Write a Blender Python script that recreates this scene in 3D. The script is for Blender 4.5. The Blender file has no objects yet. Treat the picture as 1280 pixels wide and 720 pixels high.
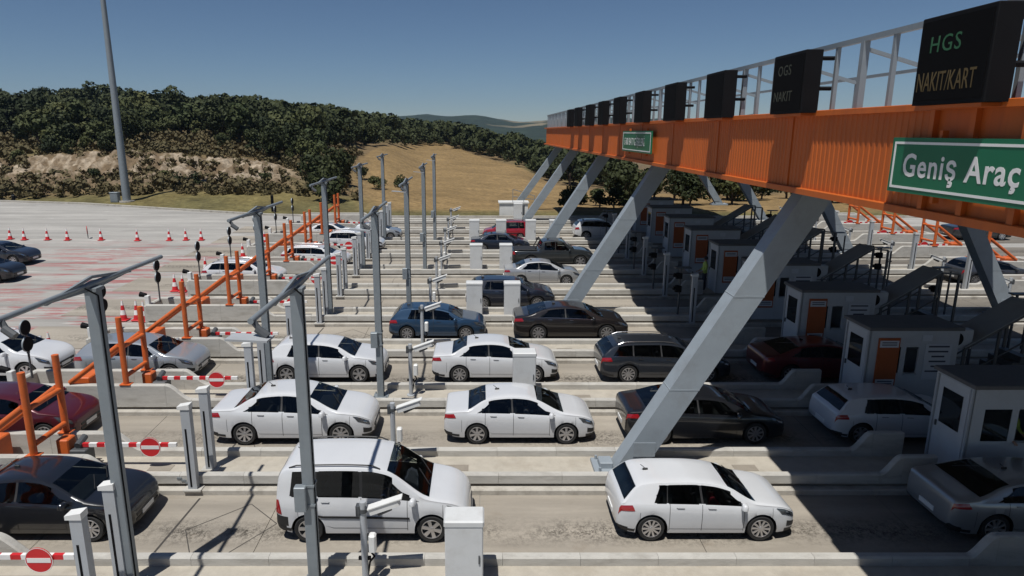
import bpy, math, random
import numpy as np
from mathutils import Vector, Matrix, noise
random.seed(7); rng = np.random.default_rng(11)
R = math.radians
scene = bpy.context.scene
col = scene.collection

# ------------------------------------------------------------------ camera
SLOPE, Y00 = .028, 11.7                       # the plaza rises gently away from the camera
def gz(y): return SLOPE * (y - Y00)
cam_d = bpy.data.cameras.new('camera'); cam = bpy.data.objects.new('camera', cam_d); col.objects.link(cam)
cam.location = (0, 0, 8.88); cam.rotation_euler = (R(90 - 13.145), 0, 0)
cam_d.sensor_width = 36; cam_d.lens = 23.484; cam_d.shift_x = .03125
cam_d.clip_start = .1; cam_d.clip_end = 20000
scene.camera = cam

# ------------------------------------------------------------------ sky, sun, exposure
SUN_DIR = Vector((-.185, -.34, 1)).normalized()          # towards the sun
elev = math.asin(SUN_DIR.z)
world = bpy.data.worlds.new('World'); scene.world = world; world.use_nodes = True
wn = world.node_tree.nodes; wl = world.node_tree.links; wn.clear()
sky = wn.new('ShaderNodeTexSky'); sky.sky_type = 'NISHITA'; sky.sun_disc = False
sky.sun_elevation = elev; sky.sun_rotation = math.atan2(SUN_DIR.x, SUN_DIR.y)
sky.air_density = .85; sky.dust_density = .0; sky.ozone_density = 6.0; sky.altitude = 600
bg = wn.new('ShaderNodeBackground'); bg.inputs[1].default_value = .057
wo = wn.new('ShaderNodeOutputWorld')
wl.new(sky.outputs[0], bg.inputs[0]); wl.new(bg.outputs[0], wo.inputs[0])
sun_d = bpy.data.lights.new('sun', 'SUN'); sun = bpy.data.objects.new('sun', sun_d); col.objects.link(sun)
sun_d.energy = 5.0; sun_d.angle = R(.53); sun_d.color = (1, .975, .93)
sun.rotation_euler = (-SUN_DIR).to_track_quat('-Z', 'Y').to_euler(); sun.location = (-40, -60, 120)
vs = scene.view_settings
vs.view_transform = 'Standard'; vs.look = 'None'; vs.exposure = -.06; vs.gamma = 1; vs.use_curve_mapping = False
scene.render.engine = 'CYCLES'
scene.cycles.max_bounces = 6

# ------------------------------------------------------------------ helpers
def tag(o, label=None, cat=None, group=None, kind=None):
    if label: o['label'] = label
    if cat: o['category'] = cat
    if group: o['group'] = group
    if kind: o['kind'] = kind
    return o

def empty(name, loc=(0, 0, 0), rz=0):
    o = bpy.data.objects.new(name, None); col.objects.link(o)
    o.location = loc; o.rotation_euler = (0, 0, rz); o.empty_display_size = .2
    return o

def copy_tree(o, parent=None):
    c = o.copy(); col.objects.link(c)
    if parent is not None: c.parent = parent
    for ch in KIDS.get(o.name, []): 
        n = copy_tree(ch, c)
        KIDS.setdefault(c.name, []).append(n)
    return c
KIDS = {}

class MB:
    def __init__(s): s.v = []; s.f = []; s.m = []
    def add(s, vs, fs, mi=0):
        b = len(s.v); s.v += [tuple(p) for p in vs]
        for f in fs: s.f.append([b + i for i in f]); s.m.append(mi)
        return s
    def box(s, c, d, mi=0, rot=None, bev=0):
        x, y, z = d[0] / 2, d[1] / 2, d[2] / 2
        if bev:
            b = bev
            ring = lambda k, zz: [(-x + k, -y, zz), (x - k, -y, zz), (x, -y + k, zz), (x, y - k, zz), (x - k, y, zz), (-x + k, y, zz), (-x, y - k, zz), (-x, -y + k, zz)]
            top = [(-x + b, -y + b, z), (x - b, -y + b, z), (x - b, -y + b, z), (x - b, y - b, z), (x - b, y - b, z), (-x + b, y - b, z), (-x + b, y - b, z), (-x + b, -y + b, z)]
            P = ring(b, -z) + ring(b, z - b)
            F = [[i, (i + 1) % 8, 8 + (i + 1) % 8, 8 + i] for i in range(8)]
            t = [(-x + b, -y + b, z), (x - b, -y + b, z), (x - b, y - b, z), (-x + b, y - b, z)]
            P += t
            F += [[8, 9, 17, 16], [9, 10, 17], [10, 11, 18, 17], [11, 12, 18], [12, 13, 19, 18], [13, 14, 19], [14, 15, 16, 19], [15, 8, 16], [16, 17, 18, 19], list(range(7, -1, -1))]
        else:
            P = [(-x, -y, -z), (x, -y, -z), (x, y, -z), (-x, y, -z), (-x, -y, z), (x, -y, z), (x, y, z), (-x, y, z)]
            F = [[0, 3, 2, 1], [4, 5, 6, 7], [0, 1, 5, 4], [1, 2, 6, 5], [2, 3, 7, 6], [3, 0, 4, 7]]
        M = rot.to_matrix() if rot is not None and hasattr(rot, 'to_matrix') else rot
        out = []
        for p in P:
            q = Vector(p)
            if M is not None: q = M @ q
            out.append((q.x + c[0], q.y + c[1], q.z + c[2]))
        return s.add(out, F, mi)
    def bx(s, x0, x1, y0, y1, z0, z1, mi=0, bev=0):
        return s.box(((x0 + x1) / 2, (y0 + y1) / 2, (z0 + z1) / 2), (x1 - x0, y1 - y0, z1 - z0), mi, None, bev)
    def tube(s, p0, p1, r0, r1=None, n=10, mi=0, cap=True):
        r1 = r0 if r1 is None else r1
        a, b = Vector(p0), Vector(p1); d = (b - a).normalized()
        u = d.orthogonal().normalized(); w = d.cross(u)
        P = []
        for c, r in ((a, r0), (b, r1)):
            for i in range(n):
                t = 2 * math.pi * i / n
                P.append(c + u * math.cos(t) * r + w * math.sin(t) * r)
        F = [[i, (i + 1) % n, n + (i + 1) % n, n + i] for i in range(n)]
        if cap: F += [list(range(n - 1, -1, -1)), list(range(n, 2 * n))]
        return s.add(P, F, mi)
    def path(s, pts, r, n=8, mi=0):
        for a, b in zip(pts[:-1], pts[1:]): s.tube(a, b, r, None, n, mi)
        return s
    def bar(s, p0, p1, w, h, mi=0):                 # rectangular bar between two points
        a, b = Vector(p0), Vector(p1); d = b - a; L = d.length; d.normalize()
        up = Vector((0, 0, 1)) if abs(d.z) < .95 else Vector((1, 0, 0))
        u = d.cross(up).normalized(); v = u.cross(d)
        M = Matrix((d, u, v)).transposed()
        return s.box((a + b) / 2, (L, w, h), mi, M)
    def lathe(s, prof, axis='z', n=20, c=(0, 0, 0), mi=0, mis=None):
        P = []; k = len(prof)
        for i in range(n):
            t = 2 * math.pi * i / n; ct, st = math.cos(t), math.sin(t)
            for r, h in prof:
                if axis == 'z': q = (r * ct, r * st, h)
                elif axis == 'y': q = (r * ct, h, r * st)
                else: q = (h, r * ct, r * st)
                P.append((q[0] + c[0], q[1] + c[1], q[2] + c[2]))
        b = len(s.v); s.v += P
        for i in range(n):
            j = (i + 1) % n
            for q in range(k - 1):
                s.f.append([b + i * k + q, b + j * k + q, b + j * k + q + 1, b + i * k + q + 1]); s.m.append(mis[q] if mis else mi)
        return s
    def prism(s, poly, y0, y1, mi=0, plane='xz'):      # polygon extruded along the third axis
        n = len(poly)
        def pt(a, b, c):
            return (a, c, b) if plane == 'xz' else ((c, a, b) if plane == 'yz' else (a, b, c))
        P = [pt(a, b, y0) for a, b in poly] + [pt(a, b, y1) for a, b in poly]
        F = [list(range(n)), list(range(2 * n - 1, n - 1, -1))] + [[i, n + i, n + (i + 1) % n, (i + 1) % n] for i in range(n)]
        return s.add(P, F, mi)
    def mesh(s, name, smooth=0, fixn=True):
        me = bpy.data.meshes.new(name); me.from_pydata(s.v, [], s.f); me.update()
        me.polygons.foreach_set('material_index', s.m)
        if fixn:
            import bmesh
            bm = bmesh.new(); bm.from_mesh(me); bmesh.ops.recalc_face_normals(bm, faces=bm.faces[:]); bm.to_mesh(me); bm.free()
        if smooth:
            me.polygons.foreach_set('use_smooth', [True] * len(me.polygons)); me.set_sharp_from_angle(angle=R(smooth))
        return me
    def build(s, name, mats, parent=None, smooth=0, loc=None, fixn=True):
        me = s.mesh(name, smooth, fixn)
        for m in (mats if isinstance(mats, (list, tuple)) else [mats]): me.materials.append(m)
        return link(name, me, parent, loc)

def link(name, me, parent=None, loc=None, rz=0):
    o = bpy.data.objects.new(name, me); col.objects.link(o)
    if loc is not None: o.location = loc
    if rz: o.rotation_euler = (0, 0, rz)
    if parent is not None:
        o.parent = parent; KIDS.setdefault(parent.name, []).append(o)
    return o

# ------------------------------------------------------------------ materials
def mat(name, base, rough=.6, metal=0, var=.0, vscale=3., bump=0, bscale=30., spec=.5, coat=0, emit=None, estr=0, dark=None, dscale=1.2, damt=0., stretch=None, trans=0):
    m = bpy.data.materials.new(name); m.use_nodes = True
    nt = m.node_tree; n = nt.nodes; l = nt.links
    p = n['Principled BSDF']
    p.inputs['Roughness'].default_value = rough; p.inputs['Metallic'].default_value = metal
    p.inputs['Specular IOR Level'].default_value = spec
    p.inputs['Coat Weight'].default_value = coat; p.inputs['Coat Roughness'].default_value = .04
    base = tuple(base) + (1,)
    p.inputs['Base Color'].default_value = base
    if var or bump or damt:
        tc = n.new('ShaderNodeTexCoord'); src = tc.outputs['Object']
        oi = n.new('ShaderNodeObjectInfo')
        va = n.new('ShaderNodeVectorMath'); va.operation = 'ADD'
        vm = n.new('ShaderNodeVectorMath'); vm.operation = 'SCALE'; vm.inputs[3].default_value = 37.
        cx = n.new('ShaderNodeCombineXYZ'); l.new(oi.outputs['Random'], cx.inputs[0]); l.new(oi.outputs['Random'], cx.inputs[1])
        l.new(cx.outputs[0], vm.inputs[0]); l.new(src, va.inputs[0]); l.new(vm.outputs[0], va.inputs[1]); src = va.outputs[0]
        if stretch:
            mp = n.new('ShaderNodeMapping'); mp.inputs['Scale'].default_value = stretch; l.new(src, mp.inputs[0]); srcs = mp.outputs[0]
        else: srcs = src
        c = None
        if var:
            t = n.new('ShaderNodeTexNoise'); t.inputs['Scale'].default_value = vscale; t.inputs['Detail'].default_value = 8; t.inputs['Roughness'].default_value = .65
            l.new(srcs, t.inputs['Vector'])
            mr = n.new('ShaderNodeMapRange'); mr.inputs[1].default_value = .25; mr.inputs[2].default_value = .75
            mr.inputs[3].default_value = 1 - var; mr.inputs[4].default_value = 1 + var; l.new(t.outputs[0], mr.inputs[0])
            hs = n.new('ShaderNodeVectorMath'); hs.operation = 'SCALE'; hs.inputs[0].default_value = base[:3]; l.new(mr.outputs[0], hs.inputs[3])
            c = hs.outputs[0]
        if damt:
            t2 = n.new('ShaderNodeTexNoise'); t2.inputs['Scale'].default_value = dscale; t2.inputs['Detail'].default_value = 10; t2.inputs['Roughness'].default_value = .7
            l.new(srcs, t2.inputs['Vector'])
            r2 = n.new('ShaderNodeMapRange'); r2.inputs[1].default_value = .5; r2.inputs[2].default_value = .72; r2.inputs[3].default_value = 0; r2.inputs[4].default_value = damt
            l.new(t2.outputs[0], r2.inputs[0])
            mx = n.new('ShaderNodeMix'); mx.data_type = 'RGBA'; l.new(r2.outputs[0], mx.inputs[0])
            if c: l.new(c, mx.inputs[6])
            else: mx.inputs[6].default_value = base
            mx.inputs[7].default_value = tuple(dark) + (1,); c = mx.outputs[2]
        if c: l.new(c, p.inputs['Base Color'])
        if bump:
            t = n.new('ShaderNodeTexNoise'); t.inputs['Scale'].default_value = bscale; t.inputs['Detail'].default_value = 6
            l.new(src, t.inputs['Vector'])
            b = n.new('ShaderNodeBump'); b.inputs['Strength'].default_value = bump; b.inputs['Distance'].default_value = .02
            l.new(t.outputs[0], b.inputs['Height']); l.new(b.outputs[0], p.inputs['Normal'])
    if emit: p.inputs['Emission Color'].default_value = tuple(emit) + (1,); p.inputs['Emission Strength'].default_value = estr
    return m

M = {}
M['concrete'] = mat('parapet_concrete', (.43, .415, .38), .9, var=.14, vscale=2.5, bump=.35, bscale=40, dark=(.19, .17, .14), dscale=1.6, damt=.55, stretch=(.6, 1, 2.2))
M['ledge'] = mat('kerb_concrete', (.40, .375, .33), .9, var=.2, vscale=2.5, bump=.3, dark=(.15, .13, .1), dscale=1.4, damt=.7)
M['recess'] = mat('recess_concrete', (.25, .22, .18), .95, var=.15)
M['walk'] = mat('walkway_screed', (.40, .365, .305), .95, var=.14, vscale=3, bump=.4, bscale=60, dark=(.24, .2, .15), dscale=.9, damt=.5)
M['joint'] = mat('joint_filler', (.05, .045, .04), .9)
M['galv'] = mat('galvanised_steel', (.25, .28, .30), .55, metal=.4, var=.1, vscale=6, dark=(.2, .2, .19), damt=.3, dscale=3)
M['galvl'] = mat('pale_grey_paint', (.40, .42, .44), .5, metal=.1, var=.06, vscale=5, dark=(.25, .24, .22), damt=.3, dscale=2.5)
M['legpaint'] = mat('grey_blue_structural_paint', (.25, .285, .315), .5, var=.07, vscale=2, dark=(.16, .16, .16), damt=.35, dscale=1.7)
M['white'] = mat('white_painted_metal', (.68, .68, .66), .45, var=.04, vscale=4, dark=(.4, .38, .34), damt=.35, dscale=2.2)
M['cab'] = mat('light_grey_cabinet_paint', (.56, .57, .57), .5, var=.04, vscale=3, dark=(.35, .33, .3), damt=.35, dscale=2)
M['orange'] = mat('orange_tube_paint', (.56, .115, .022), .5, var=.12, vscale=4, dark=(.28, .075, .03), damt=.6, dscale=3)
M['fascia'] = mat('orange_sheet_metal', (.47, .102, .011), .55, var=.10, vscale=.8, dark=(.27, .06, .013), damt=.5, dscale=1.3, stretch=(1, 2.2, .3))
M['roof'] = mat('canopy_underside', (.12, .12, .12), .8, var=.1)
M['rooftop'] = mat('canopy_roof_sheet', (.4, .4, .4), .6, var=.1)
M['black'] = mat('black_plastic', (.005, .005, .006), .7, var=.2, spec=.15)
M['dgrey'] = mat('dark_grey_metal', (.07, .075, .08), .5, var=.2)
M['red'] = mat('sign_red', (.55, .02, .025), .45, var=.06)
M['signw'] = mat('sign_white', (.75, .74, .72), .45, var=.04)
M['green'] = mat('road_sign_green', (.008, .135, .065), .35, var=.04)
M['rubber'] = mat('tyre_rubber', (.016, .016, .016), .85, var=.2, vscale=8)
M['rim'] = mat('alloy_rim', (.58, .58, .6), .3, metal=.85, var=.06, vscale=9)
M['rimdark'] = mat('rim_recess', (.03, .03, .032), .6)
M['trim'] = mat('car_black_trim', (.016, .016, .017), .55, var=.12)
M['well'] = mat('wheel_well_liner', (.008, .008, .008), .95)
M['glass'] = mat('tinted_car_glass', (.008, .010, .011), .04, spec=.65, var=.2, vscale=3)
def tinted(name, tint):
    m = bpy.data.materials.new(name); m.use_nodes = True; nt = m.node_tree; nt.nodes.clear(); l = nt.links
    o = nt.nodes.new('ShaderNodeOutputMaterial'); t = nt.nodes.new('ShaderNodeBsdfTransparent'); t.inputs[0].default_value = tint + (1,)
    g = nt.nodes.new('ShaderNodeBsdfGlossy'); g.inputs['Roughness'].default_value = .02; g.inputs['Color'].default_value = (.9, .95, 1, 1)
    f = nt.nodes.new('ShaderNodeFresnel'); f.inputs[0].default_value = 1.5
    x = nt.nodes.new('ShaderNodeMixShader'); l.new(f.outputs[0], x.inputs[0]); l.new(t.outputs[0], x.inputs[1]); l.new(g.outputs[0], x.inputs[2]); l.new(x.outputs[0], o.inputs[0])
    return m
M['tint'] = tinted('tinted_side_glass', (.34, .37, .37)); M['clear'] = tinted('windscreen_glass', (.42, .47, .45))
M['seat'] = mat('seat_fabric', (.045, .045, .05), .9, var=.2)
M['tail'] = mat('tail_light_red', (.28, .008, .012), .12, spec=.6, coat=1)
M['head'] = mat('headlight_lens', (.07, .075, .08), .08, metal=.3, spec=.6, coat=1, var=.3, vscale=14)
M['chrome'] = mat('chrome_strip', (.6, .6, .62), .18, metal=1)
M['plate'] = mat('number_plate', (.7, .7, .68), .4)
M['booth'] = mat('booth_white_panel', (.48, .50, .52), .45, var=.05, vscale=2, dark=(.35, .34, .32), damt=.3, dscale=1.8)
M['boothroof'] = mat('booth_roof', (.12, .115, .115), .7, var=.12)
M['boothor'] = mat('booth_orange_panel', (.36, .085, .02), .5, var=.06)
M['int'] = mat('dark_interior', (.012, .013, .015), .8)
M['meshpanel'] = mat('grey_translucent_panel', (.26, .27, .28), .5, var=.1)
M['leda'] = mat('amber_led', (.05, .035, .012), .7, emit=(1., .62, .12), estr=.016)
M['ledg'] = mat('green_led', (.015, .06, .028), .7, emit=(.1, .9, .35), estr=.022)
M['ledd'] = mat('dim_led', (.03, .03, .018), .5, emit=(.7, .7, .3), estr=.006)
M['screen'] = mat('display_face', (.004, .004, .0045), .8, spec=.08)
M['vest'] = mat('hi_vis_vest', (.42, .55, .12), .8, var=.1)
M['cloth'] = mat('dark_trousers', (.02, .022, .035), .9)
M['skin'] = mat('skin', (.38, .22, .15), .6)
M['hair'] = mat('dark_hair', (.015, .011, .009), .8)
M['shirtred'] = mat('red_shirt', (.45, .02, .04), .8)
M['note'] = mat('notice_board_print', (.55, .57, .6), .5)
M['ink'] = mat('dark_print', (.05, .05, .07), .6)

def pavement_mat(name, base, lane=False):
    m = mat(name, base, .92)
    nt = m.node_tree; n = nt.nodes; l = nt.links; p = n['Principled BSDF']
    g = n.new('ShaderNodeNewGeometry'); 
    def noise_(scale, vec, detail=9, rough=.65):
        t = n.new('ShaderNodeTexNoise'); t.inputs['Scale'].default_value = scale; t.inputs['Detail'].default_value = detail; t.inputs['Roughness'].default_value = rough
        l.new(vec, t.inputs['Vector']); return t.outputs[0]
    def mapr(v, a, b, c, d):
        r = n.new('ShaderNodeMapRange'); r.inputs[1].default_value = a; r.inputs[2].default_value = b; r.inputs[3].default_value = c; r.inputs[4].default_value = d
        l.new(v, r.inputs[0]); return r.outputs[0]
    def mix(f, a, b):
        x = n.new('ShaderNodeMix'); x.data_type = 'RGBA'; l.new(f, x.inputs[0])
        for i, q in ((6, a), (7, b)):
            if isinstance(q, tuple): x.inputs[i].default_value = q + (1,)
            else: l.new(q, x.inputs[i])
        return x.outputs[2]
    def math_(op, a, b):
        x = n.new('ShaderNodeMath'); x.operation = op
        for i, q in ((0, a), (1, b)):
            if isinstance(q, (int, float)): x.inputs[i].default_value = q
            else: l.new(q, x.inputs[i])
        return x.outputs[0]
    pos = g.outputs['Position']
    mp = n.new('ShaderNodeMapping'); mp.inputs['Scale'].default_value = (.12, 1.0, 1); l.new(pos, mp.inputs[0])
    streak = noise_(.8, mp.outputs[0]); big = noise_(.35, pos); fine = noise_(9., pos, 10, .75)
    dk = tuple(b * .62 for b in base); lt = tuple(min(1, b * 1.22) for b in base)
    c = mix(mapr(streak, .32, .68, 0, 1), dk, lt)
    c = mix(mapr(big, .4, .75, 0, .45), c, tuple(b * .8 for b in base))
    c = mix(mapr(fine, .35, .8, 0, .35), c, tuple(b * .7 for b in base))
    if lane:      # rubber and oil marks along the middle of each lane, in object space of the slab
        tc = n.new('ShaderNodeTexCoord'); sx = n.new('ShaderNodeSeparateXYZ'); l.new(tc.outputs['Object'], sx.inputs[0])
        d = math_('ABSOLUTE', math_('ADD', sx.outputs[1], .12), 0)
        band = mapr(d, .05, .62, 1, 0)
        sp = noise_(9., pos, 12, .9); lo = noise_(.32, pos, 3)
        amt = math_('MULTIPLY', math_('MULTIPLY', mapr(sp, .475, .54, 0, 1), band), mapr(lo, .40, .54, .2, 1.))
        c = mix(amt, c, (.045, .038, .03))
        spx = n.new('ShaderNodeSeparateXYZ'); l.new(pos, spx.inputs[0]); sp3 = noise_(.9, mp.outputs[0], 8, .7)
        c = mix(math_('MULTIPLY', mapr(spx.outputs[0], 8.5, 10.5, 0, 1), mapr(sp3, .3, .6, .35, .85)), c, (.085, .075, .065))      # oily lanes beside the booths, with the canopy shade deepened in their colour
        sp2 = noise_(1.1, pos, 9, .7)
        c = mix(mapr(sp2, .58, .78, 0, .5), c, (.17, .13, .09))
    else:         # worn red paint of the rumble bars on the approach
        mp2 = n.new('ShaderNodeMapping'); mp2.inputs['Scale'].default_value = (.22, 1.5, 1); l.new(pos, mp2.inputs[0])
        rr = noise_(1.1, mp2.outputs[0], 8, .72)
        sx = n.new('ShaderNodeSeparateXYZ'); l.new(pos, sx.inputs[0])
        zx = math_('MULTIPLY', mapr(sx.outputs[0], -34, -24, 0, 1), mapr(sx.outputs[0], -15, -13, 1, 0))
        zy = math_('MULTIPLY', mapr(sx.outputs[1], 18, 22, 0, 1), mapr(sx.outputs[1], 46, 50, 1, 0))
        pz = noise_(.22, pos, 2)
        amt = math_('MULTIPLY', math_('MULTIPLY', mapr(rr, .49, .55, 0, .7), math_('MULTIPLY', zx, zy)), mapr(pz, .38, .5, 0, 1))
        c = mix(amt, c, (.30, .055, .055))
        wr = noise_(1.5, mp2.outputs[0], 4); c = mix(mapr(wr, .62, .7, 0, .55), c, (.62, .6, .56))
    l.new(c, p.inputs['Base Color'])
    b = n.new('ShaderNodeBump'); b.inputs['Strength'].default_value = .3; b.inputs['Distance'].default_value = .02
    l.new(fine, b.inputs['Height']); l.new(b.outputs[0], p.inputs['Normal'])
    return m
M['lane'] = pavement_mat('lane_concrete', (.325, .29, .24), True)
M['pave'] = pavement_mat('plaza_concrete', (.345, .33, .305))

def attr_mat(name, rough=.95, fine=(2., .3), bump=.6, bscale=2.):
    m = mat(name, (.2, .2, .2), rough, spec=.2)
    nt = m.node_tree; n = nt.nodes; l = nt.links; p = n['Principled BSDF']
    a = n.new('ShaderNodeAttribute'); a.attribute_name = 'Col'
    g = n.new('ShaderNodeNewGeometry')
    t = n.new('ShaderNodeTexNoise'); t.inputs['Scale'].default_value = fine[0]; t.inputs['Detail'].default_value = 10; t.inputs['Roughness'].default_value = .75
    l.new(g.outputs['Position'], t.inputs['Vector'])
    r = n.new('ShaderNodeMapRange'); r.inputs[1].default_value = .3; r.inputs[2].default_value = .7; r.inputs[3].default_value = 1 - fine[1]; r.inputs[4].default_value = 1 + fine[1]
    l.new(t.outputs[0], r.inputs[0])
    s = n.new('ShaderNodeVectorMath'); s.operation = 'SCALE'; l.new(a.outputs['Color'], s.inputs[0]); l.new(r.outputs[0], s.inputs[3])
    l.new(s.outputs[0], p.inputs['Base Color'])
    t2 = n.new('ShaderNodeTexNoise'); t2.inputs['Scale'].default_value = bscale; t2.inputs['Detail'].default_value = 8; l.new(g.outputs['Position'], t2.inputs['Vector'])
    b = n.new('ShaderNodeBump'); b.inputs['Strength'].default_value = bump; b.inputs['Distance'].default_value = .25; l.new(t2.outputs[0], b.inputs['Height']); l.new(b.outputs[0], p.inputs['Normal'])
    return m

def leaf_mat(name, c0, c1):
    m = mat(name, c0, .75, spec=.25)
    nt = m.node_tree; n = nt.nodes; l = nt.links; p = n['Principled BSDF']
    oi = n.new('ShaderNodeObjectInfo'); g = n.new('ShaderNodeNewGeometry')
    t = n.new('ShaderNodeTexNoise'); t.inputs['Scale'].default_value = .35; t.inputs['Detail'].default_value = 4; l.new(g.outputs['Position'], t.inputs['Vector'])
    ad = n.new('ShaderNodeMath'); ad.operation = 'MULTIPLY_ADD'; l.new(oi.outputs['Random'], ad.inputs[0]); ad.inputs[1].default_value = .6; 
    sb = n.new('ShaderNodeMath'); sb.operation = 'SUBTRACT'; l.new(t.outputs[0], sb.inputs[0]); sb.inputs[1].default_value = .3; l.new(sb.outputs[0], ad.inputs[2])
    x = n.new('ShaderNodeMix'); x.data_type = 'RGBA'; l.new(ad.outputs[0], x.inputs[0]); x.inputs[6].default_value = tuple(c0) + (1,); x.inputs[7].default_value = tuple(c1) + (1,)
    l.new(x.outputs[2], p.inputs['Base Color'])
    return m
M['leaf'] = leaf_mat('oak_foliage', (.013, .022, .009), (.05, .058, .018))
M['leaf2'] = leaf_mat('olive_foliage', (.04, .055, .02), (.09, .092, .03))
M['bark'] = mat('bark', (.08, .06, .045), .95, var=.2)
M['scrub'] = leaf_mat('dry_scrub', (.045, .05, .02), (.14, .105, .05))

# ------------------------------------------------------------------ the setting: ground, pavement
LANE0, PITCH, NL = 13.15, 4.485, 10
Lk = lambda k: LANE0 + PITCH * k
ISL = lambda n: 15.9 + PITCH * (n - 1)               # island centre line
XC = 14.0                                            # the plaza mirrors about this line
ORD = ['nearest', 'second nearest', 'third nearest', 'fourth', 'fifth', 'sixth', 'seventh', 'eighth', 'ninth', 'tenth', 'eleventh']

def sheet(name, poly, dz, m, cuts=1):
    b = MB(); b.add([(x, y, gz(y) + dz) for x, y in poly], [list(range(len(poly)))])
    return b.build(name, m)
b = MB(); b.add([(-700, -300, gz(-300) - .45), (900, -300, gz(-300) - .45), (900, 62, gz(62) - .45), (-700, 62, gz(62) - .45)], [[0, 1, 2, 3]])
tag(b.build('ground', mat('dry_earth', (.2, .16, .1), .95, var=.2, vscale=.3)), kind='structure')
EDGE = [(-130, 83), (-80, 76), (-51, 71.3), (-41.4, 69.4), (-30, 65.2), (-19.8, 61.6), (-12, 60.4), (-5, 60.2), (60, 60.2), (75, 62), (130, 66)]
pav = sheet('plaza_pavement', [(-130, -30), (130, -30)] + EDGE[::-1], -.03, M['pave']); tag(pav, kind='structure')
for k in range(NL):                                   # concrete slabs of every lane
    y0, y1 = Lk(k) - .95, Lk(k) + 1.9
    me = None
    xs = [-19.6 + 4.9 * i for i in range(13)]
    for i, x in enumerate(xs):
        if me is None:
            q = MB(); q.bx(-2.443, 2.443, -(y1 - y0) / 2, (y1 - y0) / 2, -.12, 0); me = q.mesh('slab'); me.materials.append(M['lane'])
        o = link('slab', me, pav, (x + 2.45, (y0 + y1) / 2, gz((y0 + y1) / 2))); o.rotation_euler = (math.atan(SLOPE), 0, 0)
q = MB()
for (x0, y0), (x1, y1) in zip(EDGE[:-1], EDGE[1:]):
    q.bar((x0, y0 + .12, gz(y0) + .03), (x1, y1 + .12, gz(y1) + .03), .3, .22)
tag(q.build('kerb', M['ledge']), kind='structure')
# saw-cut detector loops in the lanes
for k in range(4):
    yc = Lk(k) + .45; q = MB()
    def cut(a, b_, w):
        d = Vector((b_[0] - a[0], b_[1] - a[1], 0)).normalized(); nrm = Vector((-d.y, d.x, 0)) * w / 2
        zf = lambda yy: gz(yy) + .004; q.add([(a[0] + nrm.x, a[1] + nrm.y, zf(a[1] + nrm.y)), (b_[0] + nrm.x, b_[1] + nrm.y, zf(b_[1] + nrm.y)), (b_[0] - nrm.x, b_[1] - nrm.y, zf(b_[1] - nrm.y)), (a[0] - nrm.x, a[1] - nrm.y, zf(a[1] - nrm.y))], [[0, 1, 2, 3]])
    for x in (-7.0,):
        cut((x - .05, yc - 1.0), (x + .1, yc + 1.25), .05)
        for a, b_ in (((x + .3, yc - .05), (x + 1.45, yc + 1.0)), ((x + .3, yc - .05), (x + .75, yc - .9)), ((x + 1.45, yc + 1.0), (x + 2.3, yc + .2)), ((x + 2.3, yc + .2), (x + 1.5, yc - .95))):
            cut(a, b_, .022)
    q.build('loop_cut', M['joint'], pav)

# ------------------------------------------------------------------ terrain
UPX = np.array([-900, -300, 0, 150, 300, 400, 470, 540, 640, 700, 800, 1000, 1500, 2200])
UU = (UPX - 600) / 850.
TY = np.array([50, 66, 74, 84, 92, 120, 160, 210, 280, 420, 800.])
TZ = np.array([
    [.6] * 14,
    [1.0, 1.0, 1.0, 1.1, 1.35, 1.4, 1.3, 1.25, 1.25, 1.25, 1.2, 1.2, 1.2, 1.2],
    [1.6, 1.6, 1.75, 1.9, 2.0, 1.7, 1.4, 1.3, 1.2, 1.0, .9, .9, .9, .9],
    [3.2, 3.2, 3.0, 3.3, 2.8, 2.4, 1.7, 1.3, 1.0, .7, .4, .4, .4, .4],
    [5.5, 5.2, 4.9, 5.9, 4.9, 3.2, 2.0, 1.25, .9, .5, .1, .0, .0, .0],
    [8, 7.8, 7.5, 8.0, 7.4, 5.8, 4.2, 1.3, .9, -.2, -1.5, -1.5, -1.5, -1.5],
    [12, 11.5, 11, 11, 10, 8, 6, 2.0, 1.0, -2, -4, -5, -5, -5],
    [15, 15, 15, 13.8, 12.2, 9.8, 7.8, 5.2, 2.0, -2, -6, -8, -8, -8],
    [14, 14, 14, 13, 11, 9.5, 8.2, 6.2, 2.0, -3, -9, -14, -14, -14],
    [6, 5, 4, 3, 0, -3, -5, -9, -16, -20, -22, -22, -22, -22],
    [-22] * 14], float)
def pchip_w(xs, x):
    i = int(np.clip(np.searchsorted(xs, x) - 1, 0, len(xs) - 2)); t = (x - xs[i]) / (xs[i + 1] - xs[i]); return i, min(max(t, 0), 1)
def terr(X, Y):
    u = X / max(Y, 1); i, t = pchip_w(UU, u); j, s = pchip_w(TY, Y)
    t = t * t * (3 - 2 * t)
    a = TZ[j, i] * (1 - t) + TZ[j, i + 1] * t; b_ = TZ[j + 1, i] * (1 - t) + TZ[j + 1, i + 1] * t
    return a * (1 - s) + b_ * s
def rock_w(px, Y):          # weight of the bare rock cutting
    a = np.clip((px + 400) / 80, 0, 1) * np.clip((395 - px) / 60, 0, 1)
    return float(a * np.clip((Y - 76) / 3, 0, 1) * np.clip((95 - Y) / 4, 0, 1))
def field_w(px, Y):
    far = np.interp(px, [430, 470, 540, 640, 700, 790, 1200], [96, 150, 226, 168, 118, 112, 110])
    return float(np.clip((px - 425 - max(0, 90 - Y) * .6) / 40, 0, 1) * np.clip((Y - 65) / 3, 0, 1) * np.clip((far - Y) / 5, 0, 1))
def fb(x, y, s, o=5): return noise.fractal(Vector((x * s, y * s, 3.1)), 1.0, 2.0, o)
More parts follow.
